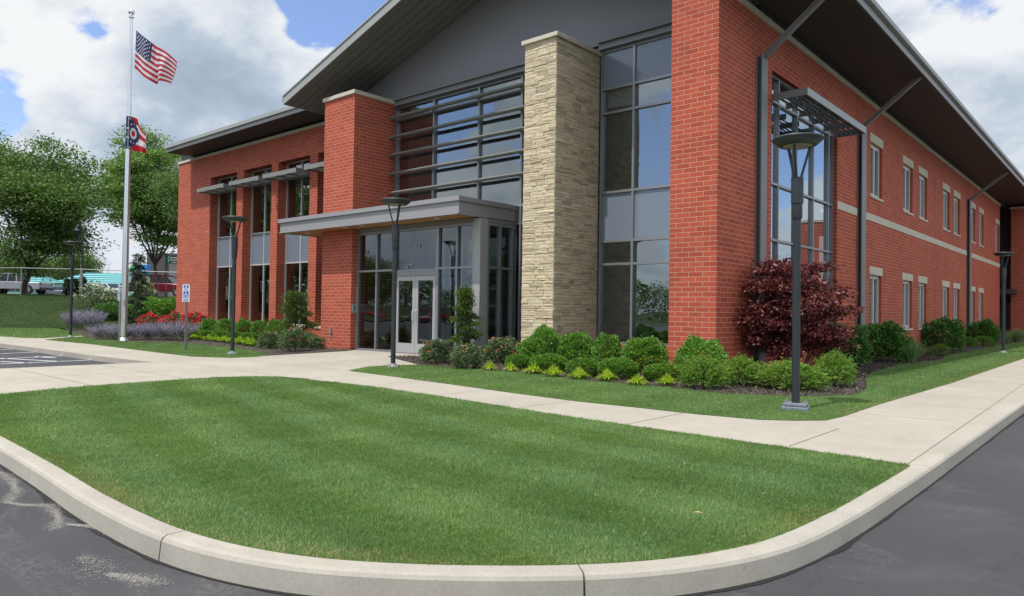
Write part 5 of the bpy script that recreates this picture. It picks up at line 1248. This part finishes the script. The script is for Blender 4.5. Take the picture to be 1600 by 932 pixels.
for px, tp, lb in ((42, 399, 'pale utility pole behind the forked tree'), (125.5, 400, 'pale utility pole behind the old street lamp')):
    b = ground_at(px, 62); z = HC+ray(px, tp).z/FPX*62
    e = empty('utility_pole', b, lb, 'pole', 'pale utility poles'); put('pole', MB().lathe([(.075, -.2), (.065, z-b[2]), (0, z-b[2])], n=10), simple('pale_pole', (.42, .43, .36), .8), e, False); put('cap', MB().lathe([(.08, z-b[2]), (.08, z-b[2]+.05), (0, z-b[2]+.08)], n=10), M_galv, e, False)
b = ground_at(127, 47); zt = HC+ray(127, 356).z/FPX*47-b[2]
ol = empty('old_street_lamp', b, 'black old-style lantern lamp post above the white flowers', 'street lamp')
put('pole', MB().lathe([(.10, -.2), (.075, .6), (.06, zt-.35), (0, zt-.35)], n=12), M_dark, ol, False)
off = -.42
put('arm', MB().tube([(0, 0, zt-1.0), (off*.5*CRh[0], off*.5*CRh[1], zt-.85), (off*CRh[0], off*CRh[1], zt-.55)], .03, 6).tube([(0, 0, zt-.6), (off*CRh[0], off*CRh[1], zt-.5)], .03, 6), M_dark, ol, False)
put('lantern', MB().lathe([(.10, zt-.55), (.20, zt-.25), (.24, zt-.2), (.10, zt-.05), (.03, zt+.1), (0, zt+.1)], off*CRh[0], off*CRh[1], 8), M_dark, ol, False)
put('finial', MB().lathe([(.07, zt-.35), (.05, zt-.1), (.0, zt)], 0, 0, 8), M_dark, ol, False)

# ------------------------------------------------------------------ cars
def car(loc, rot, L_, W_, H_, kind, mat, label, cat='car'):
    e = empty('parked_'+kind, loc, label, cat, 'vehicles parked on the upper road'); e.rotation_euler.z = rot
    # side outline (x, z) front = +x
    h = H_
    if kind == 'pickup':
        body = [(-.5, .30), (-.5, .56), (-.12, .58), (-.11, .60), (.16, .60), (.44, .57), (.5, .50), (.5, .24), (-.5, .24)]; roofp = [(-.125, .59), (-.10, .96), (.04, 1.0), (.11, .96), (.21, .60)]
    elif kind == 'suv':
        body = [(-.5, .24), (-.5, .50), (-.49, .60), (.20, .60), (.46, .54), (.5, .46), (.5, .22)]; roofp = [(-.475, .60), (-.43, .94), (-.30, .995), (.0, 1.0), (.10, .95), (.24, .60)]
    else:
        body = [(-.5, .26), (-.5, .58), (-.44, .64), (.24, .62), (.46, .52), (.5, .44), (.5, .2)]; roofp = [(-.40, .63), (-.26, .93), (-.12, 1.0), (.04, .99), (.27, .62)]
    def prof(P, y0, y1, tip=0.0, s=1):
        n = len(P); vs = [(x*L_, y, z*h) for y in (y0, y1) for x, z in P]
        return vs, [tuple(range(n)), tuple(range(n, 2*n))[::-1]]+[(i, (i+1) % n, n+(i+1) % n, n+i) for i in range(n)]
    m = MB(); vs, fs = prof(body, -W_/2, W_/2); m.add(vs, fs)
    bo = put('body', m, mat, e, False, bevel=.05, smooth=True)
    g = MB(); n = len(roofp); ins = .16
    for k, y in enumerate((-W_/2+.04, W_/2-.04)): 
        for x, z in roofp: 
            t = (z-.6)/.4; g.v.append((x*L_, y*(1-ins*max(t, 0)), z*h*.985))
    g.add([], []); g.f += [tuple(range(n)), tuple(range(n, 2*n))[::-1]]+[(i, (i+1) % n, n+(i+1) % n, n+i) for i in range(n)]; g.mi += [0]*(n+2)
    put('windows', g, M_cglass, e, False)
    rm = MB(); hi = [(x, z) for x, z in roofp if z > .9]; 
    x0_, x1_ = hi[0][0], hi[-1][0]
    rm.box(x0_*L_, x1_*L_, -W_/2*.84, W_/2*.84, h*.965, h*1.0)
    for px_ in ([roofp[0][0]+.02, -.08, .06] if kind == 'suv' else [(roofp[0][0]+roofp[-1][0])/2-.02]):
        for s in (-1, 1): rm.bar((px_*L_, s*(W_/2-.035), .59*h), (px_*L_, s*(W_/2-.035)*.86, .97*h), .08, .05)
    for (xa, za), (xb, zb) in ((roofp[0], hi[0]), (roofp[-1], hi[-1])):
        for s in (-1, 1): rm.bar((xa*L_, s*(W_/2-.05), za*h), (xb*L_, s*(W_/2-.05)*.85, zb*h), .09, .07)
    put('roof', rm, mat, e, False, bevel=.02)
    R_ = .34 if kind != 'pickup' else .40
    for x in (-.31*L_, .32*L_):
        for s in (-1, 1):
            t = MB(); y = s*(W_/2-.10); n = 20
            t.tube([(x, y-.12, R_), (x, y+.12, R_)], R_, n); wo = put('wheel', t, M_tyre, e, False)
            put('rim', MB().tube([(x, y+s*.121, R_), (x, y+s*.135, R_)], R_*.62, 14), M_rim, wo, False)
            put('wheel_arch', MB().tube([(x, y+s*.06, R_*1.02), (x, y+s*.104, R_*1.02)], R_*1.15, 18), M_tyre, bo, False)
    for s in (-1, 1):
        put('tail_light', MB().box(-.505*L_, -.48*L_, s*W_*.49, s*W_*.40, .45*h, .57*h), M_tail, e, False)
        put('headlight', MB().box(.485*L_, .505*L_, s*W_*.48, s*W_*.36, .42*h, .50*h), M_white, e, False)
    put('bumper', MB().box(-.515*L_, -.49*L_, -W_*.46, W_*.46, .2*h, .33*h).box(.49*L_, .515*L_, -W_*.46, W_*.46, .18*h, .33*h), M_dark, e, False)
    return e
facing = math.atan2(-CRh[1], -CRh[0])      # heading to the left in the picture
def gz(px, dp): b = ground_at(px, dp); return (b[0], b[1], b[2]+.03)
car(gz(24, 66), facing, 5.6, 1.95, 1.88, 'pickup', paint('silver_paint', (.36, .38, .41)), 'silver pickup truck parked at the far left behind the forked tree', 'pickup truck')
car(gz(89, 108), facing+.1, 4.4, 1.75, 1.42, 'sedan', paint('slate_paint', (.13, .16, .20)), 'slate grey car parked behind the dark lamp post')
car(gz(124, 112), facing+rad(180), 4.3, 1.75, 1.40, 'sedan', paint('pale_grey_paint', (.42, .45, .48)), 'pale grey car behind the old-style lamp post')
car(gz(173, 84), facing+rad(150), 4.4, 1.8, 1.45, 'sedan', paint('white_paint_car', (.72, .72, .70)), 'white car with red tail light behind the white flowers')
car(gz(256, 57), facing+rad(180), 4.6, 1.85, 1.70, 'suv', paint('dark_red_paint', (.16, .012, .022)), 'dark red hatchback beside the brick wing')
car(gz(214, 92), facing+rad(175), 4.3, 1.75, 1.42, 'sedan', paint('silver_blue_paint', (.40, .46, .54)), 'silver car nose behind the spruce')
car(gz(-36, 67), facing, 4.4, 1.8, 1.5, 'sedan', paint('orange_red_paint', (.50, .10, .02)), 'orange car cut by the left edge')

# ------------------------------------------------------------------ far buildings
M_teal = simple('turquoise_roof', (.16, .44, .45), .6, 0, .06, .6); M_tealw = simple('pale_turquoise_wall', (.32, .52, .52), .8, 0, .05, .6)
def at_frame(px0, px1, dp):
    a = AT(px0, 470, dp); b = AT(px1, 470, dp); return Vector((a.x, a.y, 0)), Vector((b.x, b.y, 0))
def zat(px, py, dp): return HC+ray(px, py).z/FPX*dp
def far_building(name, label, px0, px1, dp, top, base, deep, mw, mr, roof_px=None, cut=0):
    a, b = at_frame(px0, px1, dp); back = Vector((CF.x, CF.y, 0)).normalized()*deep; zb = tz((a+b)/2)-.3; zt = zat((px0+px1)/2, top, dp)
    e = empty(name, ((a.x+b.x)/2, (a.y+b.y)/2, zb), label, 'building'); zr = zat((px0+px1)/2, roof_px, dp) if roof_px else zt
    P = [a, b, b+back, a+back]
    def V3(p, z): return (p.x, p.y, z)
    put('wall', MB().add([V3(p, zb) for p in P]+[V3(p, zr) for p in P], [(0,1,5,4),(1,2,6,5),(2,3,7,6),(3,0,4,7),(4,5,6,7)]), mw, e)
    if roof_px:
        u = (b-a).normalized(); P2 = [a-u*.3-back*.03, b+u*.3-back*.03, b+back*.5-u*cut, a+back*.5+u*cut]; P3 = [b+back*1.02+u*.3, a+back*1.02-u*.3]
        put('roof', MB().add([V3(P2[0], zr), V3(P2[1], zr), V3(P2[2], zt), V3(P2[3], zt), V3(P3[0], zr), V3(P3[1], zr)], [(0,1,2,3),(3,2,4,5),(1,4,2),(0,3,5)]), mr, e)
        rb = MB()
        n = int((b-a).length/1.2)
        for k in range(5):
            t = (k+.5)/5; p = (P2[0]*(1-t)+P2[3]*t); q = (P2[1]*(1-t)+P2[2]*t); z = zr+(zt-zr)*t; rb.bar((p.x, p.y, z+.06), (q.x, q.y, z+.06), .12, .08)
        put('roof_band', rb, simple('roof_band', (.07, .20, .22), .6), e)
    return e, a, b, zb, zr
t1 = far_building('turquoise_shop', 'long low building with a turquoise metal roof beyond the parked cars', 84, 232, 118, 424, 470, 14, M_tealw, M_teal, 443, 1.0)
t2 = far_building('turquoise_shop', 'smaller turquoise-roofed building behind the silver pickup', -60, 49, 120, 430, 470, 12, M_tealw, M_teal, 447, 1.0)
for (e, a, b, zb, zr) in (t1, t2):
    for t in (.15, .32, .5, .68, .85):
        p = a.lerp(b, t); u = (b-a).normalized(); n_ = Vector((CF.x, CF.y, 0)).normalized()*.06
        q0 = p-u*.9-n_; q1 = p+u*.9-n_; z0 = zb+1.2; z1 = min(zr-.3, zb+2.5)
        put('window', MB().add([(q0.x, q0.y, z0), (q1.x, q1.y, z0), (q1.x, q1.y, z1), (q0.x, q0.y, z1)], [(0, 1, 2, 3)]), M_cglass, e)
M_dgrey = simple('dark_grey_render', (.095, .09, .085), .9, 0, .06, 1.2); M_lgrey = simple('light_grey_render', (.21, .21, .215), .9, 0, .06, 1.2)
e, a, b, zb, zr = far_building('grey_commercial_building', 'flat-roofed grey commercial block with a black and green sign', 228, 330, 92, 398, 470, 20, M_lgrey, M_lgrey)
a2, b2 = at_frame(228, 257, 91.7); zt2 = zat(242, 399.5, 91.7); bk = Vector((CF.x, CF.y, 0)).normalized()*.2
put('dark_wall', MB().add([(p.x, p.y, z) for z in (zb, zt2+.1) for p in (a2, b2, b2+bk, a2+bk)], [(0,1,5,4),(1,2,6,5),(2,3,7,6),(3,0,4,7),(4,5,6,7)]), M_dgrey, e)
put('parapet', MB().bar((a.x, a.y, zr), (b.x, b.y, zr), .5, .25), M_dgrey, e)
sa, sb = at_frame(260.5, 276.5, 91.2); zs0, zs1 = zat(268, 412, 91.2), zat(268, 399.3, 91.2)
sn = Vector((CF.x, CF.y, 0)).normalized()*.12
so_ = put('sign_board', MB().add([(p.x, p.y, z) for z in (zs0, zs1) for p in (sa, sb, sb+sn, sa+sn)], [(0,1,5,4),(1,2,6,5),(2,3,7,6),(3,0,4,7),(4,5,6,7)]), M_dark, e)
ang = math.degrees(math.atan2(CRh[1], CRh[0])); H_ = zs1-zs0; base = (sa+sb)/2-sn*.4; u = (sb-sa).normalized()
def sgn(s, dx, dz, size):
    p = base+u*dx; return text3d('sign_lettering', s, (p.x, p.y, zs0+dz*H_), size, M_white, so_, 90, ang, .01)
sgn('THE SHOP', .18, .62, .26); sgn('BUILDING', .18, .34, .22); sgn('CENTER', .18, .08, .16)
M_green = simple('green_logo', (.05, .45, .25), .5)
p0 = base-u*.50; put('logo', MB().tube([(p0.x, p0.y, zs0+.12*H_), (p0.x+u.x*.06, p0.y+u.y*.06, zs0+.4*H_), (p0.x-u.x*.05, p0.y-u.y*.05, zs0+.6*H_), (p0.x+u.x*.04, p0.y+u.y*.04, zs0+.9*H_)], [.09, .07, .06, .08], 7), M_green, so_)
# blue box truck and green awning seen past the pole
b_, c_ = at_frame(211, 228.5, 84)
bt = empty('box_truck', ((b_.x+c_.x)/2, (b_.y+c_.y)/2, tz(b_)), 'bright blue box truck body beside the grey commercial block', 'truck')
dq = Vector((CF.x, CF.y, 0)).normalized()*.9; z0, z1 = zat(220, 431, 84), zat(220, 413.5, 84)
put('cargo_box', MB().add([(p.x, p.y, z) for z in (z0, z1) for p in (b_, c_, c_+dq, b_+dq)], [(0,3,2,1),(4,5,6,7),(0,1,5,4),(1,2,6,5),(2,3,7,6),(3,0,4,7)]), paint('blue_paint', (.05, .30, .72), .4), bt, bevel=.04)
put('chassis', MB().add([(p.x, p.y, z) for z in (tz(b_)+.5, z0) for p in (b_, c_, c_+dq, b_+dq)], [(0,3,2,1),(4,5,6,7),(0,1,5,4),(1,2,6,5),(2,3,7,6),(3,0,4,7)]), M_dark, bt)
for p in (b_, c_): put('wheel', MB().tube([(p.x+dq.x*.1, p.y+dq.y*.1, tz(b_)+.45), (p.x+dq.x*.1+CRh[0]*.3, p.y+dq.y*.1+CRh[1]*.3, tz(b_)+.45)], .45, 14), M_tyre, bt)
a3, b3 = at_frame(196, 209, 80)
aw = empty('green_kiosk', ((a3.x+b3.x)/2, (a3.y+b3.y)/2, tz(a3)), 'small green-topped kiosk just right of the flagpole', 'kiosk'); zz = zat(202, 424, 80); z3 = zat(202, 410, 80)
dk = Vector((CF.x, CF.y, 0)).normalized()*1.5
put('wall', MB().add([(p.x, p.y, z) for z in (tz(a3)-.2, zz) for p in (a3, b3, b3+dk, a3+dk)], [(0,1,5,4),(1,2,6,5),(2,3,7,6),(3,0,4,7),(4,5,6,7)]), M_tealw, aw)
put('roof', MB().add([(p.x, p.y, zz) for p in (a3, b3, b3+dk, a3+dk)]+[((a3+b3+dk).x/2, (a3+b3+dk).y/2, z3)], [(0,1,4),(1,2,4),(2,3,4),(3,0,4)]), simple('green_canvas', (.03, .25, .12), .8), aw)
for i, (px, w_, t) in enumerate(((104, 5, 436), (112, 4.5, 437), (118, 5, 436), (128, 8, 433))):
    b = ground_at(px, 88); h = HC+ray(px, t).z/FPX*88-b[2]
    cypress('arborvitae', ['leftmost clipped arborvitae before the turquoise roof', 'second small arborvitae before the turquoise roof', 'third arborvitae before the turquoise roof', 'widest arborvitae, behind the old-style lamp'][i], b, h, w_/FPX*88*1.3, 90+i, M_spr, 30, 90, .25)
    
# ------------------------------------------------------------------ what the front glass mirrors: the far side of the car park
for i, (x, y, s) in enumerate([(-52, -4.5, 1.0), (-53, 2, 1.35), (-60, -2.5, 1.3), (-74, -4, 1.4), (-98, -48, 1.1), (-12, -44, 1.0), (-84, -66, 1.2), (30, -38, 1.2), (44, 8, .9)]):
    if i == 0:
        mt = tree('car_park_tree', 'shade tree on the far side of the car park, mirrored in the glass', 'tree', 'trees round the car park', (x, y, -.15), 9.5, 4.2, 6.2, 3.6, 90, 170, .26, M_tree, M_bark, 71, .22, .3, spread=.8, flatten=.5, shell=.3)
    else:
        o = copy_tree(mt); o.location = (x, y, -.15); o.scale = (s, s, s); o.rotation_euler.z = i*1.3; o['label'] = ['', 'tallest shade tree beyond the parking bays, out of view to the left', 'shade tree next to the tallest one, out of view to the left', 'wide shade tree behind those two, out of view', 'far shade tree behind the red cars', 'shade tree straight behind the camera', 'large shade tree behind the camera and red cars', 'shade tree behind the camera to the right', 'small shade tree far right of the side wall, out of view'][i]
cr = car((-66, -24, -.13), rad(50), 4.5, 1.85, 1.6, 'suv', paint('bright_red_paint', (.40, .02, .02)), 'red car in the car park, mirrored in the entrance glass'); cr['group'] = 'cars in the near car park'
c2 = copy_tree(cr); c2.location = (-62, -29, -.13); c2.rotation_euler.z = rad(84)
cr['label'] = 'red car across the car park, nearer the front walk'; c2['label'] = 'red car across the car park, farther from the front walk'
# a dry leaf on the lawn
dl = MB().add([(-.032, 0, .0), (0, .012, .008), (.036, 0, .004), (0, -.012, .010)], [(0, 1, 2, 3)])
o = put('fallen_leaf', dl, simple('dry_leaf', (.38, .28, .16), .8), None, False); o.location = G(1090, 816)+Vector((0, 0, .055)); o.rotation_euler = (.2, .1, .6); tag(o, 'dry pale leaf lying on the front lawn', 'leaf')
md = o.modifiers.new('t', 'SOLIDIFY'); md.thickness = .001

def woods(name, label, pts, h0, h1, n, seed, size=.8):
    r = np.random.default_rng(seed); P = np.array(pts, float); seg = np.linalg.norm(np.diff(P, axis=0), axis=1); cum = np.concatenate([[0], np.cumsum(seg)]); t = r.uniform(0, cum[-1], n)
    x = np.interp(t, cum, P[:, 0])+r.normal(0, 2.5, n); y = np.interp(t, cum, P[:, 1])+r.normal(0, 2.5, n); top = h0+(h1-h0)*(.5+.5*np.sin(t*.21+seed)*np.sin(t*.083))+r.normal(0, .3, n)
    z = -.2+top*r.random(n)**.6; V = leaf_quads(np.stack([x, y, z], 1), unit(r.normal(0, 1, (n, 3))), size, .7, r)
    tag(np_mesh(name, V, np.arange(n*4).reshape(-1, 4), M_tree), label, 'woods', kind='stuff')
woods('tree_belt', 'belt of woods closing the car park, seen only in the window reflections', [(-125, -30), (-110, -75), (-60, -100), (0, -95), (60, -80), (95, -20), (90, 60)], 5, 8, 120000, 91, .4)
